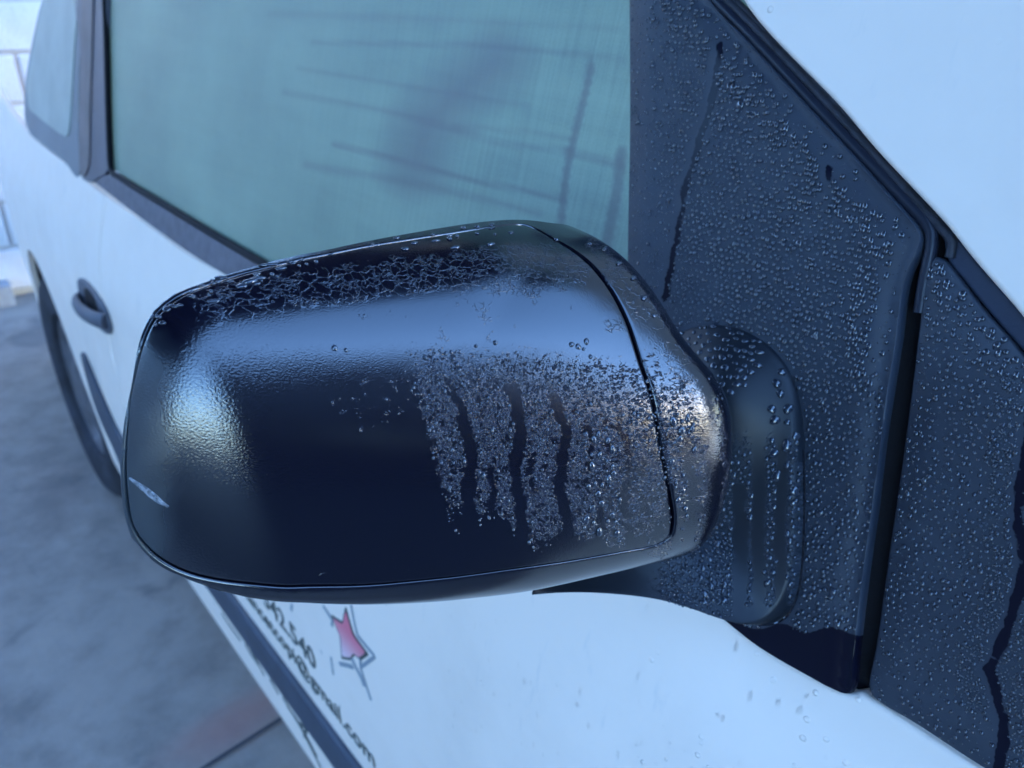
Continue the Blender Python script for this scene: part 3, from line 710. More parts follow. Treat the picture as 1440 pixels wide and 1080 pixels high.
kk = np.interp(al, bins+np.pi/NB, K, period=2*np.pi); rm = np.interp(al, bins+np.pi/NB, RM, period=2*np.pi)
w = np.clip(rl/rm, 0, 1)**2; f = 1+(kk-1)*w
Q = LV.reshape(-1, 3)-CC; dep = Q @ CF
new = C2+(pxl-C2)*f[:, None]
LV2 = CC+dep[:, None]*(CF+((new[:, 0]-720)/FPX)[:, None]*CR-((new[:, 1]-540)/FPX)[:, None]*CU)
LG = LV2.reshape(NS, NTT, 3)
quads = [(i*NTT+j, (i+1)*NTT+j, (i+1)*NTT+j+1, i*NTT+j+1) for i in range(NS-1) for j in range(NTT-1)]
BV = BVHTree.FromPolygons([tuple(v) for v in LV2], quads)
RIMC = np.vstack([LG[1:-1, 0], LG[1:-1, -1][::-1]])       # open back edge
C0 = np.array([-.245, .155, 1.095])
MD = np.array([.70, -.50, .42]); MD /= np.linalg.norm(MD)
MR = np.cross(np.array([0, 0, 1.]), MD); MR /= np.linalg.norm(MR); MU = np.cross(MD, MR)
SC = .085
def to_uv(P):
    d = np.asarray(P, float)-C0; d = d/np.linalg.norm(d, axis=-1, keepdims=True)
    c = np.clip(d @ MD, -1, 1); a = np.arccos(c); x, y = d @ MR, d @ MU; s = np.hypot(x, y)+1e-12
    return np.stack([a*x/s, a*y/s], -1)*SC
def from_dir(uv):
    u = uv/SC; a = np.hypot(u[:, 0], u[:, 1])+1e-12
    return np.cos(a)[:, None]*MD+np.sin(a)[:, None]*(u[:, :1]/a[:, None]*MR+u[:, 1:]/a[:, None]*MU)
def raw(uv):
    D = from_dir(uv); out = np.zeros((len(uv), 3))
    for i, d in enumerate(D):
        loc, nrm, idx, dist = BV.ray_cast(Vector(C0), Vector(d), 1)
        if loc is None:
            loc, nrm, idx, dist = BV.find_nearest(Vector(C0+d*.12))
        out[i] = loc[:]
    return out
def mnorm(uv):
    e = 4e-4
    A = raw(uv+[e, 0])-raw(uv-[e, 0]); B = raw(uv+[0, e])-raw(uv-[0, e]); n = np.cross(A, B); n /= np.linalg.norm(n, axis=1, keepdims=True)+1e-12
    s = np.sign(((raw(uv)-C0)*n).sum(1)); return n*s[:, None]
def head(ab, h): return raw(ab)+mnorm(ab)*np.asarray(h).reshape(-1, 1)
def mhit(px, py):
    """pixel -> uv on the mirror head, pulled inward when it falls off the silhouette"""
    p = np.array([px, py], float)
    for k in range(40):
        d = ray(*p); loc, n_, i_, t_ = BV.ray_cast(Vector(CC), Vector(d), 2)
        if loc is not None and -np.dot(d, n_)*np.sign(-np.dot(d, n_)) > .02: return tuple(to_uv(np.array(loc[:])[None])[0])
        p = p+(C2-p)/np.linalg.norm(C2-p)*1.0
    return tuple(to_uv(np.array(loc[:])[None])[0])
SEAM = [(731, 318), (690, 322), (600, 336), (520, 349), (440, 365), (380, 379), (330, 392), (282, 408), (248, 424), (224, 444), (206, 478), (194, 520), (186, 560), (181, 610), (179, 650), (181, 695), (189, 738), (206, 764), (230, 785), (262, 801), (300, 811), (360, 819), (420, 822), (500, 821), (560, 817), (640, 809), (700, 801), (800, 787), (880, 773), (920, 765), (938, 755), (943, 740), (943, 720), (938, 690), (925, 620), (905, 530), (880, 455), (850, 400), (815, 362), (775, 337), (748, 322)]
seam_uv = cr([mhit(*p) for p in SEAM], .0015)
car_m = empty('door_mirror', (0, 0, 0), car)
def interp_field(px, blobs):
    """sum of soft elliptical patches (cx, cy, rx, ry, angle, weight)"""
    v = np.zeros(len(px))
    for cx, cy, rx, ry, an, w_ in blobs:
        a = math.radians(an); dx, dy = px[:, 0]-cx, px[:, 1]-cy
        u, q = (dx*math.cos(a)+dy*math.sin(a))/rx, (-dx*math.sin(a)+dy*math.cos(a))/ry
        v = np.maximum(v, w_*np.clip(1.35-np.sqrt(u*u+q*q), 0, .5)*2) if w_ > 0 else v*(1+w_*np.clip(1.3-np.sqrt(u*u+q*q), 0, 1))
    return v
CAPRUNS = [([(583, 585), (592, 640), (610, 700), (614, 790)], 9), ([(650, 590), (659, 615), (664, 645), (657, 690), (662, 730), (660, 800)], 7.5), ([(690, 660), (694, 690), (690, 720)], 3.2), ([(716, 545), (727, 575), (731, 610), (724, 655), (730, 700), (735, 800)], 7.5), ([(750, 640), (745, 665), (752, 690)], 3.5),
           ([(779, 560), (786, 580), (797, 610), (791, 650), (787, 690), (797, 730), (799, 800)], 6.5), ([(826, 600), (831, 640), (824, 675)], 3.5), ([(841, 690), (846, 720), (838, 790)], 4), ([(868, 590), (880, 620), (884, 660), (876, 705), (884, 750), (880, 790)], 4.5), ([(905, 640), (908, 690), (903, 740)], 3), ([(700, 520), (722, 540), (732, 560)], 3), ([(624, 520), (634, 545), (650, 575)], 3), ([(640, 480), (662, 500), (690, 512)], 2.5)]
def capf(UV, P3):
    px = proj(P3); x, y = px[:, 0], px[:, 1]
    dew = interp_field(px, [(690, 590, 110, 140, 8, .68), (770, 610, 120, 150, 0, .82), (860, 630, 80, 140, 0, 1.0), (640, 520, 110, 60, -10, .6)])
    run = clear_field(px, CAPRUNS)
    rn = np.clip(.5+run/9, 0, 1)
    fade = np.clip((y-470)/90, 0, 1)          # the runs only start below the shoulder
    dew = dew*(1-fade*(1-rn))
    dew *= np.clip((y-(455+.10*(x-600)))/45, 0, 1)
    x = x+14*noise2(px[:, 0], px[:, 1], .045, 41); y = y+22*noise2(px[:, 0], px[:, 1], .06, 42)
    edge_l = 585+.28*(y-560)
    dew *= np.clip((x-edge_l+25)/40, 0, 1)*np.where(x < 720, np.clip((745-y)/25, 0, 1), np.clip((775-y)/18, 0, 1))
    dew = np.maximum(dew, .36*interp_field(px, [(520, 560, 70, 60, -30, 1), (420, 600, 40, 40, 0, .6)]))
    web = interp_field(px, [(520, 385, 260, 34, -8, .95), (720, 372, 130, 40, -3, .8), (330, 430, 110, 26, -25, .5), (700, 440, 180, 50, 0, .22)])
    web = web*np.clip((px[:, 1]-352+ (px[:, 0]-560)*.14)/25, 0, 1)
    grain = np.clip(np.exp(-((x-320)/110)**2-((y-600)/170)**2)*.6+np.clip((y-450)/120, 0, 1)*np.clip((560-y)/80+.6, 0, 1)*.5+np.clip((x-840)/60, 0, 1)*.8*np.clip((y-560)/80, 0, 1), 0, 1)
    pale_tint = np.clip((255-x)/50, 0, 1)*np.clip((y-470)/50, 0, 1)*.8  # pale reflection of ground and wall painted into the cap's outer end
    return dict(dew=dew, web=web, grain=grain, pale_tint=pale_tint)
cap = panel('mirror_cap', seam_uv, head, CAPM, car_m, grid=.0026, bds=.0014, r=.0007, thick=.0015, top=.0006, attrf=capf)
# housing: everything outside the seam up to the open back edge
def ring_panel(name, inner, outer, P, mat, parent, grid, r, top, thick, attrf):
    inner = resample(inner, .0013); outer = resample(outer, .003)
    ni, no = len(inner), len(outer)
    ar = (inner[:, 0]*np.roll(inner[:, 1], -1)-np.roll(inner[:, 0], -1)*inner[:, 1]).sum()
    T = np.roll(inner, -1, 0)-np.roll(inner, 1, 0); T /= np.linalg.norm(T, axis=1, keepdims=True); Nn = np.stack([T[:, 1], -T[:, 0]], -1)*np.sign(ar)
    pts = [inner, outer]
    for f_ in (.15, .5, .9, 1.4):
        q = inner+Nn*r*f_; ok = (dist_poly(q, inner) > r*f_*.8) & inside(q, outer) & (~inside(q, inner)) & (dist_poly(q, outer) > .0004); pts.append(q[ok])
    lo, hi = outer.min(0), outer.max(0)
    Gp = np.array([(x+(grid/2 if j % 2 else 0), y) for j, y in enumerate(np.arange(lo[1], hi[1], grid*.866)) for x in np.arange(lo[0], hi[0], grid)])
    Gp = Gp[inside(Gp, outer) & ~inside(Gp, inner)]; Gp = Gp[(dist_poly(Gp, inner) > r*1.4+grid*.3) & (dist_poly(Gp, outer) > grid*.3)]; pts.append(Gp)
    A = np.vstack(pts); e = [(i, (i+1) % ni) for i in range(ni)]+[(ni+i, ni+(i+1) % no) for i in range(no)]
    vo, eo, fo, *_ = geometry.delaunay_2d_cdt([Vector(p) for p in A], e, [], 0, 1e-7)
    V = np.array([(v.x, v.y) for v in vo]); F = []
    cen = np.array([V[list(f)].mean(0) for f in fo]); keep = inside(cen, outer) & ~inside(cen, inner)
    F = [tuple(f) for f, k in zip(fo, keep) if k]
    d = dist_poly(V, inner); q = np.clip(1-d/r, 0, 1); h = top-r*(1-np.sqrt(np.clip(1-q*q, 0, 1)))
    cnt = {}
    for f_ in F:
        for i in range(len(f_)): cnt[(f_[i], f_[(i+1) % len(f_)])] = 1
    bd = [x_ for x_ in cnt if (x_[1], x_[0]) not in cnt and d[x_[0]] < 1e-4 and d[x_[1]] < 1e-4]
    bv = sorted({i for x_ in bd for i in x_}); mp = {v: len(V)+k for k, v in enumerate(bv)}
    P3 = np.vstack([P(V, h), P(V[bv], np.full(len(bv), top-thick-r))]); F += [(b, a, mp[a], mp[b]) for a, b in bd]; UV = np.vstack([V, V[bv]])
    return mesh_obj(name, P3, F, mat, parent, uv=UV, attrs=attrf(UV, P3), angle=50)
gap_uv = None
_c = seam_uv; _ar = (_c[:, 0]*np.roll(_c[:, 1], -1)-np.roll(_c[:, 0], -1)*_c[:, 1]).sum()
_T = np.roll(_c, -1, 0)-np.roll(_c, 1, 0); _T /= np.linalg.norm(_T, axis=1, keepdims=True); _N = np.stack([_T[:, 1], -_T[:, 0]], -1)*np.sign(_ar)
inner = _c+_N*.0008
outer_uv = resample(to_uv(RIMC*.999+C0*.001), .003)
HRUN = [([(965, 620), (975, 700), (968, 760), (955, 800)], 6), ([(985, 560), (1000, 620), (1005, 680), (995, 760)], 9), ([(945, 690), (950, 760), (945, 800)], 5), ([(930, 400), (960, 480), (990, 560)], 12)]
def housf(UV, P3):
    px = proj(P3); x, y = px[:, 0], px[:, 1]
    dew = interp_field(px, [(965, 660, 55, 130, 0, .95), (930, 560, 26, 80, -15, .5), (950, 765, 45, 20, -10, .8)])
    dew *= np.clip(.5+clear_field(px, HRUN)/8, 0, 1)
    web = interp_field(px, [(885, 400, 90, 22, 52, .8), (560, 322, 260, 14, -8, .75), (960, 520, 90, 16, 62, .6), (185, 560, 14, 120, 0, .7)])
    grain = np.clip((x-900)/60, 0, 1)*.6*np.clip((y-430)/100, 0, 1)
    return dict(dew=dew, web=web, grain=grain, pale_tint=np.clip((240-x)/50, 0, 1)*.7*np.clip((y-470)/50, 0, 1))  # the painted pale reflection carries on over the housing's outer end
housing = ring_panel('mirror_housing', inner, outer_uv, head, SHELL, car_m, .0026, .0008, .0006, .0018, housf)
# inner liner seen through the seam, rim round the glass, glass
li = [(i, j) for i in range(0, NS, 6) for j in range(0, NTT, 6)]
gi = list(range(0, NS, 6)); gj = list(range(0, NTT, 6))
LN = C0+(LG[np.ix_(gi, gj)]-C0)*.965
mesh_obj('mirror_inner_shell', LN.reshape(-1, 3), [(a*len(gj)+b, a*len(gj)+b+1, (a+1)*len(gj)+b+1, (a+1)*len(gj)+b) for a in range(len(gi)-1) for b in range(len(gj)-1)], RUBBER, car_m)
RB = resample(RIMC, .003); cb = RB.mean(0); nb_ = len(RB)
r1 = cb+(RB-cb)*.985+[-.002, 0, 0]; r2 = cb+(RB-cb)*.94+[-.003, 0, 0]; r3 = cb+(RB-cb)*.90+[-.001, 0, 0]; r4 = cb+(RB-cb)*.90+[.012, 0, 0]
VV = np.vstack([RB, r1, r2, r3, r4]); ff = [(k*nb_+i, k*nb_+(i+1) % nb_, (k+1)*nb_+(i+1) % nb_, (k+1)*nb_+i) for k in range(4) for i in range(nb_)]
mesh_obj('mirror_rim', VV, ff, BLACK, car_m)
g1 = cb+(RB-cb)*.885+[.003, 0, 0]; g0 = g1+[.003, 0, 0]
mesh_obj('mirror_glass', np.vstack([g1, g0]), [tuple(range(nb_)), tuple(range(nb_, 2*nb_))[::-1]]+[(i, nb_+i, nb_+(i+1) % nb_, (i+1) % nb_) for i in range(nb_)], MIRRORM, car_m, smooth=False)
# ---- the arm / foot that carries the head
def head_depth(px, py):
    p = np.array([px, py], float)
    d = ray(px, py); loc, n_, i_, t_ = BV.ray_cast(Vector(CC), Vector(d), 2)
    if loc is not None: return t_
    loc, n_, i_, t_ = BV.find_nearest(Vector(CC+d*.33)); return float((np.array(loc[:])-CC) @ d)
FA = [(944, 476), (958, 466), (975, 458), (1005, 453), (1035, 456), (1062, 466), (1090, 485), (1110, 508), (1124, 535), (1132, 565), (1137, 610), (1139, 680), (1138, 760), (1135, 820), (1127, 856), (1113, 874), (1092, 881), (1060, 875), (1010, 862), (950, 846), (900, 838), (840, 833), (790, 832), (748, 833)]
FAY = [None]*15+[.303, .300, .292, .277, .262, .250, .237, .225, .207]
FB = [(935, 505), (946, 510), (958, 512), (972, 516), (986, 524), (1000, 538), (1010, 556), (1017, 580), (1020, 605), (1021, 635), (1018, 670), (1012, 705), (1003, 735), (996, 752), (986, 764), (975, 768), (955, 774), (925, 782), (890, 792), (860, 801), (830, 809), (800, 818), (775, 824), (752, 831)]
A3 = []; B3 = []
for (a, ya, b) in zip(FA, FAY, FB):
    if ya is None:
        x_, z_ = hit(*a); A3.append(side(np.array([[x_, z_]]), np.array([.0036]))[0])
    else: d = ray(*a); A3.append(CC+d*(ya/d[1]))
    d = ray(*b); B3.append(CC+d*(head_depth(*b)+.003))
FBY = [.320, .316, .312, .309, .306, .303, .301, .300, .299, .298, .297, .295, .292, .288, .282, .275, .266, .257, .248, .239, .230, .221, .212, .203]
for k, yb in enumerate(FBY): d = ray(*FB[k]); B3[k] = CC+d*(yb/d[1])
for k, yb in enumerate(FBY): d = ray(*FB[k]); B3[k] = CC+d*(yb/d[1])
for k, ya in zip(range(15, 24), (.300, .293, .282, .268, .253, .241, .227, .215, .204)): d = ray(*FA[k]); A3[k] = CC+d*(ya/d[1])
A3, B3 = np.array(A3), np.array(B3)
def cr3(P, n):
    s = np.concatenate([[0], np.cumsum(np.linalg.norm(np.diff(proj(P), axis=0), axis=1)**.9)]); t = np.linspace(0, s[-1], n)
    out = np.stack([np.interp(t, s, P[:, k]) for k in range(3)], -1)
    k = max(3, n//50)|1
    for _ in range(4):
        pad = np.vstack([2*out[:1]-out[1:k//2+1][::-1], out, 2*out[-1:]-out[-k//2:-1][::-1]])
        out2 = np.stack([np.convolve(pad[:, c], np.ones(k)/k, 'valid') for c in range(3)], -1)
        if len(out2) == n: out = out2
    return out
NA, NBB = 300, 60
SA = A3; 
# resample both rails with the same knots
def rails():
    s = np.concatenate([[0], np.cumsum(np.linalg.norm(np.diff(proj((A3+B3)/2), axis=0), axis=1))]); t = np.linspace(0, s[-1], NA)
    o_ = []
    for P in (A3, B3):
        q = np.stack([np.interp(t, s, P[:, k]) for k in range(3)], -1)
        for _ in range(4):
            k = 15; pad = np.vstack([2*q[:1]-q[1:k//2+1][::-1], q, 2*q[-1:]-q[-k//2:-1][::-1]]); q = np.stack([np.convolve(pad[:, c], np.ones(k)/k, 'valid') for c in range(3)], -1)
        o_.append(q)
    return o_
RA, RBs = rails()
FN = np.array([-.1, -1, .25]); FN /= np.linalg.norm(FN)
def foot_pt(a, b):
    """a in 0..1 along the rails, b in 0..1 from the plate to the head"""
    i = np.asarray(a)*(NA-1); i0 = np.clip(i.astype(int), 0, NA-2); f_ = (i-i0)[:, None]
    A_ = RA[i0]*(1-f_)+RA[i0+1]*f_; B_ = RBs[i0]*(1-f_)+RBs[i0+1]*f_
    D = B_-A_; hN = (D @ FN)[:, None]*FN; T_ = D-hN; b = np.asarray(b)[:, None]
    eg = np.sqrt(np.clip(1-(1-np.clip(b/.085, 0, 1))**2, 0, 1))
    c_ = np.clip((.42-np.asarray(a))/.22, 0, 1)[:, None]; c_ = c_*c_*(3-2*c_)
    kE = .38*(1-c_)+.10*c_; w_ = np.clip((np.asarray(a)-.66)/.22, 0, 1)[:, None]; w_ = w_*w_*(3-2*w_); kE = kE*(1-w_)
    v = kE*eg+(1-kE)*(b*(1-c_)+np.sin(b*np.pi/2)*c_); u = b
    # the underside of the arm still bellies out a little towards the viewer
    return A_+T_*u+hN*v+w_*np.sin(b*np.pi)*.0022*np.array([.5, -.7, -.2])
aa = np.linspace(0, 1, NA); bb = np.linspace(0, 1, NBB)**1.7
FG = np.array([foot_pt(aa, np.full(NA, b_)) for b_ in bb])      # NBB x NA
lip1 = FG[-1]+(np.array([-.0, .003, -.001])); lip2 = FG[-1]+np.array([-.01, .03, -.0])*.6
FV = np.vstack([FG.reshape(-1, 3), lip1, lip2]); nr = NBB+2
ffc = [(k*NA+i, k*NA+i+1, (k+1)*NA+i+1, (k+1)*NA+i) for k in range(nr-1) for i in range(NA-1)]
# underside closes the tongue against the plate
und = FG[0]+np.array([-.02, .04, .01]); FV = np.vstack([FV, und]); ffc += [(i+1, i, nr*NA+i, nr*NA+i+1) for i in range(int(NA*.62), NA-1)]
FRUN = [([(1040, 690), (1042, 740), (1040, 800), (1038, 860)], 9.5), ([(1066, 600), (1067, 660), (1066, 740), (1067, 862)], 8), ([(1097, 590), (1099, 650), (1098, 740), (1098, 870)], 7.5), ([(1126, 560), (1129, 620), (1128, 645)], 5)]
def footf(P3):
    px = proj(P3); x, y = px[:, 0], px[:, 1]
    dew = interp_field(px, [(1085, 660, 60, 70, 30, .8), (1070, 740, 90, 140, 0, 1.0), (1010, 805, 90, 45, -15, .9)])*np.clip((y-570)/60, 0, 1)
    dew *= np.clip(.5+clear_field(px, FRUN)/7, 0, 1)*np.clip((868-y)/20, 0, 1)
    return dict(dew=dew, web=.0*x, grain=np.full(len(x), .15), pale_tint=.30+np.clip(dew, 0, 1)*.25)
FOOTUV = np.zeros((len(FV), 2)); FOOTUV[:NBB*NA] = np.stack([np.tile(aa*.27, NBB), np.repeat(bb*.045, NA)], -1)
foot = mesh_obj('mirror_arm', FV, ffc, ARMM, car_m, uv=FOOTUV, attrs=footf(FV), angle=60)
# piping line along the right hand edge of the arm
tube('arm_edge_bead', FG[1][int(NA*.36):int(NA*.66)]+np.array([0, -.0006, 0]), .0007, SHELL, car_m, nseg=6)
# scuff mark on the outer end of the cap
sc_ = np.array([mhit(*p) for p in ((184, 671), (196, 680), (210, 690), (224, 703), (238, 711))])
ribbon('scuff_mark', sc_, np.interp(np.linspace(0, 1, len(resample(sc_, .002, False))), [0, .3, .7, 1], [.0005, .0014, .0017, .0004]), SCUFF, car_m, top=.00075, P=head, ds=.002)

# ------------------------------------------------------------------ water
CLEARW = NT('clear_water'); CLEARW.b.inputs['Base Color'].default_value = (1, 1, 1, 1); CLEARW.b.inputs['Transmission Weight'].default_value = 1; CLEARW.b.inputs['IOR'].default_value = 1.2; CLEARW.b.inputs['Roughness'].default_value = .08; CLEARW = CLEARW.m
WETFOOT = simple('wetted_plastic', (.004, .005, .010), .2, .5)
def dome_template(nr=3, ns=8):
    v = [(0, 0, 1.)]; f = []
    for k in range(1, nr+1):
        a = math.pi/2*k/nr
        for s in range(ns): v.append((math.sin(a)*math.cos(2*math.pi*s/ns), math.sin(a)*math.sin(2*math.pi*s/ns), math.cos(a)))
    for s in range(ns): f.append((0, 1+s, 1+(s+1) % ns))
    for k in range(nr-1):
        for s in range(ns):
            a, b = 1+k*ns+s, 1+k*ns+(s+1) % ns; f.append((a, a+ns, b+ns, b))
    f.append(tuple(1+(nr-1)*ns+s for s in range(ns))[::-1])
    return np.array(v), f
TV, TF = dome_template(3, 9); TVb, TFb = dome_template(5, 14)
def frames(P, N):
    """tangent frame with the second axis pointing up the slope"""
    Z = np.tile(np.array([0, 0, 1.]), (len(P), 1)); T2 = Z-(Z*N).sum(1, keepdims=True)*N; T2 /= np.linalg.norm(T2, axis=1, keepdims=True)+1e-9
    return np.cross(T2, N), T2
def beads(name, P, N, rad, label, elong=None, hr=.85, foot=True):
    n = len(P); T1, T2 = frames(P, N); rad = np.asarray(rad); el = elong if elong is not None else rng.uniform(.9, 1.18, n); hh = rad*rng.uniform(hr*.8, hr*1.15, n)
    sk = rng.uniform(-.15, .15, n)
    V = P[:, None]+(TV[:, 0]+TV[:, 1]*0)[None, :, None]*(rad[:, None]*T1)[:, None]+TV[:, 1][None, :, None]*(rad[:, None]*el[:, None]*T2+(rad*sk)[:, None]*T1)[:, None]+(TV[:, 2][None, :, None]+.03)*(hh[:, None]*N)[:, None]
    # water hangs: push the lower half out a little
    V = V-((TV[:, 2]*.22)[None, :, None]*(rad[:, None]*T2)[:, None])
    k = len(TV); F = [tuple(i*k+j for j in f_) for i in range(n) for f_ in (TF if foot else TF[:-1])]
    o_ = mesh_obj(name, V.reshape(-1, 3), F, WATER if foot else CLEARW, None, angle=None)
    o_.data.materials.append(WETFOOT); mi = np.zeros(len(F), np.int32)
    if foot: mi[len(TF)-1::len(TF)] = 1
    o_.data.polygons.foreach_set('material_index', mi); tag(o_, label, 'water beads', kind='stuff'); return o_
BIG = []            # (P, N, rad, elong, where)
def scatter(Lpoly, spacing, seedn, jitter=.27):
    r_ = np.random.default_rng(seedn); lo, hi = Lpoly.min(0), Lpoly.max(0); out = []
    for j, y in enumerate(np.arange(lo[1], hi[1], spacing*.866)):
        x = np.arange(lo[0], hi[0], spacing)+(spacing/2 if j % 2 else 0)
        out.append(np.stack([x, np.full(len(x), y)], -1))
    Q = np.vstack(out); Q = Q+r_.uniform(-jitter, jitter, Q.shape)*spacing
    return Q[inside(Q, Lpoly)]
def surf_beads(L, hf, base_h, name, label, dens_px, size_px, seedn, spacing, clearf, where):
    Q = scatter(L, spacing, seedn); d = dist_poly(Q, resample(L, .003)); Q = Q[d > .0016]; d = d[d > .0016]
    P0 = side(Q, np.zeros(len(Q))); px = proj(P0)
    keep = (px[:, 0] > 860) & (px[:, 0] < 1500) & (px[:, 1] > -40) & (px[:, 1] < 1120)
    dn = dens_px(px, Q, d); cf = clearf(px); keep &= (rng.random(len(Q)) < dn) & (cf > 2.5)
    Q, px, d = Q[keep], px[keep], d[keep]
    h = base_h+hf(Q, d); P = side(Q, h); N = SN(Q[:, 0], Q[:, 1])
    sz = size_px(px, Q, d)
    dist = np.linalg.norm(P-CC, axis=1); rad = sz*dist/FPX
    rad = np.minimum(rad, spacing*.46*np.where(rng.random(len(rad)) < .09, 1.6, 1))
    return P, N, rad, px
def sail_dens(px, Q, d):
    x, y = px[:, 0], px[:, 1]
    de = dist_poly(Q, DIAG, False)
    v = np.ones(len(px))*.93
    v *= np.clip((x-905-np.clip((300-y)/300, 0, 1)*0)/50, .15, 1)
    v *= np.where(de < .012, .35, 1); v *= np.where(de < .0045, 0, 1)
    # the arm stands in front of the plate
    return v
def sail_size(px, Q, d):
    x, y = px[:, 0], px[:, 1]
    s = 2.6+.4*noise2(x, y, .03, 3); de = dist_poly(Q, DIAG, False)
    s = s+rng.normal(0, .55, len(x))+np.where(rng.random(len(x)) < .07, rng.uniform(.5, 2.0, len(x)), 0)+np.where(de < .022, rng.uniform(0, 1.9, len(x)), 0)
    s = s*np.clip(.72+(x-930)/500, .72, 1.08); s = s*np.where(y > 700, 1.08, 1)
    return np.clip(s, 1.1, 5.2)
P1, N1, r1_, px1 = surf_beads(SAILL, sail_h, .0035, '', '', sail_dens, sail_size, 11, .0031, sail_clear_px, 'sail')
def q_dens(px, Q, d):
    x, y = px[:, 0], px[:, 1]; v = np.ones(len(px))*.9
    v *= np.clip(1.15-np.clip((y-850)/230, 0, 1)*.75, 0, 1); v *= np.where(x < 1262+(700-y)*.1+np.clip((y-850)/230, 0, 1)*60, .55, 1)
    return v
def q_size(px, Q, d):
    x, y = px[:, 0], px[:, 1]; edge = np.clip(1-np.abs((x-1320)-(y-360)*.82)/70, 0, 1)
    s = 2.9+rng.normal(0, .45, len(x))+edge*rng.uniform(0, 2.6, len(x))*np.where(y < 650, 1, 0); s *= np.where(y > 850, .8, 1)
    return np.clip(s, 1.0, 5)
P2, N2, r2_, px2 = surf_beads(QL, quart_h, .0035, '', '', q_dens, q_size, 12, .0032, lambda p: clear_field(p, QRUN), 'quarter')
# fine bright beads left of the long run
QR = np.array(QRUN[0][0], float); 
def fine(px, Q, d):
    dd_ = dist_poly(px, QR, False); xl = np.interp(px[:, 1], QR[:, 1], QR[:, 0])
    return np.where((dd_ < 46+14*noise2(px[:, 0], px[:, 1], .05, 5)) & (px[:, 0] < xl) & (px[:, 1] < 1000) | ((px[:, 0] > xl) & (px[:, 1] > 640)), .75, 0)
P3_, N3_, r3_, px3 = surf_beads(QL, quart_h, .0035, '', '', fine, lambda px, Q, d: rng.uniform(.8, 1.9, len(px)), 13, .0016, lambda p: clear_field(p, QRUN), 'quarter')
def mist(seedn, L, hf, cf): return surf_beads(L, hf, .0035, '', '', lambda px, Q, d: np.full(len(px), .30), lambda px, Q, d: rng.uniform(.6, 1.35, len(px)), seedn, .0019, cf, '')
PM = mist(31, SAILL, sail_h, sail_clear_px); QM = mist(32, QL, quart_h, lambda p: clear_field(p, QRUN))
# arm beads
def foot_scatter(n, seedn, xr, yr, minpx, wr, cond):
    r_ = np.random.default_rng(seedn); a = r_.random(n*60); b = r_.random(n*60)*.97+.02
    P = foot_pt(a, b); e = 2e-3
    Na = foot_pt(np.clip(a+e, 0, 1), b)-foot_pt(np.clip(a-e, 0, 1), b); Nb_ = foot_pt(a, np.clip(b+e, 0, 1))-foot_pt(a, np.clip(b-e, 0, 1)); N = np.cross(Na, Nb_); N /= np.linalg.norm(N, axis=1, keepdims=True)+1e-12
    s = np.sign((N*(CC-P)).sum(1)); N = N*s[:, None]
    px = proj(P); ok = cond(px) & ((N*(CC-P)).sum(1) > .02)
    P, N, px = P[ok], N[ok], px[ok]; rad = r_.uniform(*wr, len(P)); keep = []; 
    cell = {}
    for i in range(len(P)):
        c = (int(px[i, 0]//12), int(px[i, 1]//12)); good = True
        for dx in (-1, 0, 1):
            for dy in (-1, 0, 1):
                for j in cell.get((c[0]+dx, c[1]+dy), ()):
                    if np.hypot(*(px[i]-px[j])) < (rad[i]+rad[j])*1.08+minpx: good = False; break
        if good: cell.setdefault(c, []).append(i); keep.append(i)
        if len(keep) >= n: break
    k = np.array(keep, int); P, N, px, rad = P[k], N[k], px[k], rad[k]
    return P, N, rad*np.linalg.norm(P-CC, axis=1)/FPX, px
F1 = foot_scatter(520, 21, 0, 0, .6, (2.0, 4.6), lambda p: (clear_field(p, FRUN) > 3) & (p[:, 1] > 620+(1130-p[:, 0])*.15) & (p[:, 1] < 850) & (p[:, 0] > 985))
F2 = foot_scatter(160, 22, 0, 0, -1.5, (4.0, 7.0), lambda p: (p[:, 1] < 470+(1060-p[:, 0])*1.05+60) & (p[:, 1] < 580) & (p[:, 0] < 1075) & (p[:, 1] < 585-(p[:, 0]-960)*.7+ 20))
F3 = foot_scatter(16, 23, 0, 0, 4, (4, 7), lambda p: (p[:, 1] > 480) & (p[:, 1] < 720) & (p[:, 0] > 1085+(p[:, 1]-600)*.0) & (p[:, 0] < 1132))
F4 = foot_scatter(260, 24, 0, 0, .4, (1.4, 2.8), lambda p: (p[:, 1] > 760) & (p[:, 1] < 868) & (p[:, 0] < 1030) & (p[:, 0] > 930))
# beads on the head (uv space)
def head_scatter(spots):
    uv = np.array([mhit(x, y) for x, y, *_ in spots]); P = raw(uv); N = mnorm(uv); r_ = np.array([s[2] for s in spots])*np.linalg.norm(P-CC, axis=1)/FPX
    return P+N*.0006, N, r_, proj(P)
sp = []
hr_ = np.random.default_rng(5)
def add_sp(n, xr, yr, rr, cond=lambda x, y: True):
    k = 0; tries = 0
    while k < n and tries < n*40:
        tries += 1; x, y, r_ = hr_.uniform(*xr), hr_.uniform(*yr), hr_.uniform(*rr)
        if not cond(x, y): continue
        if all((x-a)**2+(y-b)**2 > (r_+c)**2*1.1 for a, b, c, *_ in sp): sp.append((x, y, r_)); k += 1
capin = np.array(SEAM, float)
def inlist(x, y): return bool(inside(np.array([[x, y]]), capin)[0])
add_sp(26, (820, 870), (610, 750), (3.2, 6.0)); add_sp(26, (600, 790), (560, 740), (1.6, 3.6), lambda x, y: clear_field(np.array([[x, y]]), CAPRUNS)[0] > 1)
add_sp(10, (590, 700), (470, 560), (2, 4)); add_sp(8, (800, 830), (480, 540), (2, 4)); add_sp(6, (880, 935), (520, 760), (2, 4))
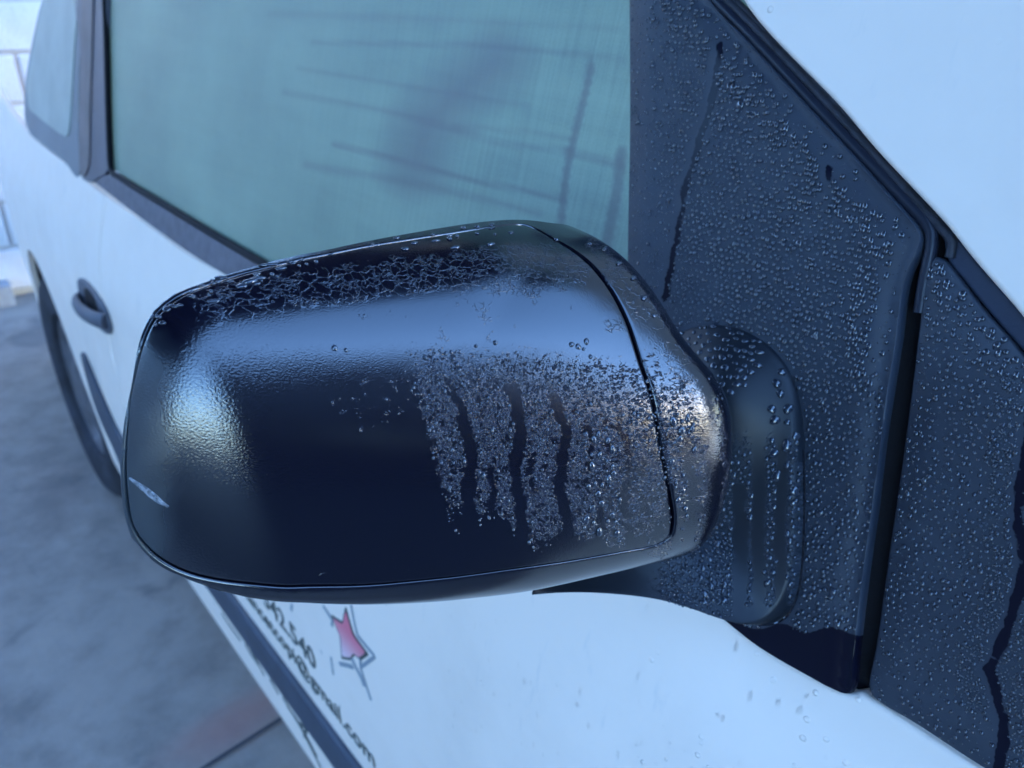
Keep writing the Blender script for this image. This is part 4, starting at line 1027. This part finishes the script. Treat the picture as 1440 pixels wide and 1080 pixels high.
add_sp(14, (940, 1000), (590, 760), (2.5, 5.5), lambda x, y: clear_field(np.array([[x, y]]), HRUN)[0] > 0 and x < 1012)
for q_ in ((946, 592, 6), (958, 605, 6.5), (966, 588, 4.5), (972, 602, 4.5), (470, 490, 4), (486, 493, 3), (803, 485, 4), (812, 488, 4), (798, 517, 3)): sp.append(q_)
_n = len(sp); _g = {}
for _ in range(60000):
    x, y = hr_.uniform(560, 1015), hr_.uniform(470, 775)
    if hr_.random() > .5 and x < 660: continue
    _g.setdefault((int(x//5), int(y//5)), (x, y))
_c2 = np.array(list(_g.values())); _cf = np.minimum(clear_field(_c2, CAPRUNS), clear_field(_c2, HRUN))
_jx = 14*noise2(_c2[:, 0], _c2[:, 1], .045, 41); _ok = (_cf > 2.2) & (_c2[:, 0]+_jx > 585+.28*(_c2[:, 1]-560)) & (_c2[:, 1] > 490+.10*(_c2[:, 0]-600)) & (_c2[:, 1]+22*noise2(_c2[:, 0], _c2[:, 1], .06, 42) < np.where(_c2[:, 0] < 720, 738, 764)) & (rng.random(len(_c2)) < .62)
_c2 = _c2[_ok]; _patch = noise2(_c2[:, 0], _c2[:, 1], .07, 77); _c2 = _c2[_patch > -.45]
for x, y in _c2: sp.append((x, y, float(hr_.uniform(.7, 1.5)+(hr_.random() < .12)*hr_.uniform(.6, 1.8))))
HD = head_scatter(sp)
# flat elongated drops lying along the upper edge
spt = []
for _ in range(46):
    t = hr_.random(); x = 215+t*620; yb = np.interp(x, [215, 300, 400, 500, 600, 700, 760, 835], [450, 402, 374, 353, 336, 323, 330, 352])
    y = yb+hr_.uniform(-7, 16 if x < 400 else 10); spt.append((x, y, hr_.uniform(2.2, 5.0)))
for q_ in ((352, 398, 9), (362, 394, 7), (340, 404, 6), (378, 375, 7), (395, 380, 6), (236, 436, 6), (245, 432, 5), (310, 392, 6), (570, 352, 6), (690, 345, 5), (640, 350, 6), (870, 372, 6), (890, 392, 6), (850, 352, 6), (905, 420, 6), (920, 445, 5), (300, 425, 5), (230, 455, 5)): spt.append(q_)
HT = head_scatter(spt)
# assemble: 300 largest single drops, the rest as stuff
allb = []
for (P, N, r_, px), wh, el in (((P1, N1, r1_, px1), 'plate', None), ((P2, N2, r2_, px2), 'quarter', None), (F1, 'arm', None), (F2, 'armtop', None), (F3, 'arm', None), (HD, 'head', None), (HT, 'headtop', None)):
    for i in range(len(P)): allb.append((r_[i]/np.linalg.norm(P[i]-CC), wh, P[i], N[i], r_[i], px[i]))
vis = [b for b in allb if -5 < b[5][0] < 1445 and -5 < b[5][1] < 1085]
armout = cr(FA+FB[::-1], 4); headout = HO
def hidden(b):
    if b[1] in ('plate',):
        q = b[5][None]; return bool(inside(q, armout)[0] or inside(q, headout)[0])
    if b[1] in ('arm', 'armtop'): return bool(inside(b[5][None], headout)[0])
    return False
vis = [b for b in vis if not hidden(b)]
vis.sort(key=lambda b: -b[0]); single, rest = vis[:290], vis[290:]
names = {'plate': ('clear water drop on the black triangular plate beside the window', 'water drops on the triangular plate'), 'quarter': ('clear water drop on the black trim panel right of the dark gap', 'water drops on the right trim panel'),
         'arm': ('clear round water drop on the black mirror arm', 'water drops on the mirror arm'), 'armtop': ('merged water drop on the domed top of the mirror arm', 'water drops on the top of the mirror arm'),
         'head': ('clear water drop on the front face of the black mirror head', 'water drops on the mirror head'), 'headtop': ('flat stretched water drop along the upper edge of the mirror head', 'water drops along the upper edge of the mirror')}
dm = bpy.data.meshes.new('water_drop'); vv = TVb.copy(); vv[:, 1] -= .15*vv[:, 2]; vv[:, 2] = vv[:, 2]+.03
variants = []
for k in range(6):
    me = bpy.data.meshes.new('water_drop'); q = vv.copy(); a = np.arctan2(q[:, 1], q[:, 0]); rr = 1+.10*np.sin(2*a+k)+.07*np.sin(3*a+2*k)
    q[:, 0] *= rr; q[:, 1] *= rr; me.from_pydata([tuple(x) for x in q], [], TFb); me.shade_smooth(); me.materials.append(WATER); me.materials.append(WETFOOT); me.polygons[len(TFb)-1].material_index = 1; variants.append(me)
for i, (s_, wh, P, N, r_, px) in enumerate(single):
    o_ = bpy.data.objects.new('water_drop', variants[i % 6]); COL.objects.link(o_)
    T1, T2 = frames(P[None], N[None]); T1, T2 = T1[0], T2[0]
    el = rng.uniform(.95, 1.35); hh = r_*rng.uniform(.5, .7)
    if wh == 'headtop': T1, T2 = T1, T2; el = rng.uniform(.5, .8); hh = r_*.42; sx = r_*rng.uniform(1.0, 1.7)
    elif wh == 'armtop': el = .75; sx = r_; hh = r_*.45
    else: sx = r_
    x_, y_ = px; lab_ = names[wh][0]
    if wh == 'plate':
        lab_ = 'water drop on the triangular plate, '+('near its upper slanted edge' if y_ < 330 and x_ > 1000+(y_)*.75 else 'in its upper part beside the window' if y_ < 230 else 'just above the domed mirror arm' if y_ < 460 and x_ < 1150 else 'close to the dark vertical gap' if x_ > 1210 else 'between the mirror arm and the gap' if y_ > 460 else 'halfway up towards the corner')
    elif wh == 'quarter': lab_ = 'clear water drop on the trim right of the gap, '+('near its top corner' if y_ < 460 else 'along its slanted edge' if x_ > 1360 else 'in its middle')
    elif wh == 'arm': lab_ = 'clear round water drop on the black mirror arm, '+('right beside the mirror head' if x_ < 1030 else 'near its right edge' if x_ > 1090 else 'between two water runs')
    elif wh == 'armtop': lab_ = 'merged water drop on the mirror arm top, '+('next to the mirror head' if x_ < 985 else 'along its upper rim' if y_ < 480 else 'in the middle of the cluster')
    elif wh == 'head': lab_ = 'water drop on the mirror head, '+('right of the cap seam' if x_ > 935 else 'among the runs near the seam' if x_ > 820 else 'on the left half in the blue sheen' if x_ < 560 else 'on the dewy middle of the cap')
    elif wh == 'headtop': lab_ = 'flat water drop on the upper edge of the mirror, '+('at its outer left end' if x_ < 400 else 'near the middle' if x_ < 730 else 'right of the cap seam')
    Mx = Matrix(((T1[0]*sx, T2[0]*r_*el, N[0]*hh, P[0]), (T1[1]*sx, T2[1]*r_*el, N[1]*hh, P[1]), (T1[2]*sx, T2[2]*r_*el, N[2]*hh, P[2]), (0, 0, 0, 1)))
    o_.matrix_world = Mx; tag(o_, lab_, 'water drop', names[wh][1])
def pack(lst): return np.array([b[2] for b in lst]), np.array([b[3] for b in lst]), np.array([b[4] for b in lst])
for wh, lab in (('plate', 'fine water beads covering the black triangular plate beside the window'), ('quarter', 'fine water beads covering the black trim panel right of the gap'), ('arm', 'fine water beads between the runs on the mirror arm'), ('head', 'fine water beads on the front of the mirror head')):
    sub = [b for b in rest if b[1] == wh or (wh == 'arm' and b[1] == 'armtop') or (wh == 'head' and b[1] == 'headtop')]
    if wh == 'plate': sub += [(0, wh, PM[0][i], PM[1][i], PM[2][i], None) for i in range(len(PM[0]))]
    if wh == 'quarter': sub += [(0, wh, QM[0][i], QM[1][i], QM[2][i], None) for i in range(len(QM[0]))]
    if wh == 'quarter': sub += [(0, wh, P3_[i], N3_[i], r3_[i], None) for i in range(len(P3_))]
    if wh == 'arm': sub += [(0, wh, F4[0][i], F4[1][i], F4[2][i], None) for i in range(len(F4[0]))]
    if len(sub): beads('water_beads', *pack(sub), lab)
print('drops', len(single), 'stuff', len(rest), len(P3_))

def paint_drops(seedn, poly_px, h0, label, n_sp):  # water lies flat on the paint
    Lq = cr([hit(*p) for p in poly_px], .01); Q = scatter(Lq, n_sp, seedn, .5); Q = Q[rng.random(len(Q)) < .25]
    Q = Q[noise2(Q[:, 0], Q[:, 1], 60, seedn) > -.2]
    P = side(Q, np.full(len(Q), h0)); N = SN(Q[:, 0], Q[:, 1]); rad = rng.uniform(.0006, .0016, len(Q))
    beads('water_beads', P, N, rad, label, elong=rng.uniform(1.0, 2.6, len(Q)), hr=.16, foot=False)
paint_drops(61, [(600, 870), (760, 850), (960, 860), (1100, 940), (1200, 990), (1400, 1085), (1300, 1200), (700, 1200), (620, 1000)], -.00004, 'faint flat water beads scattered over the white door below the mirror', .011)
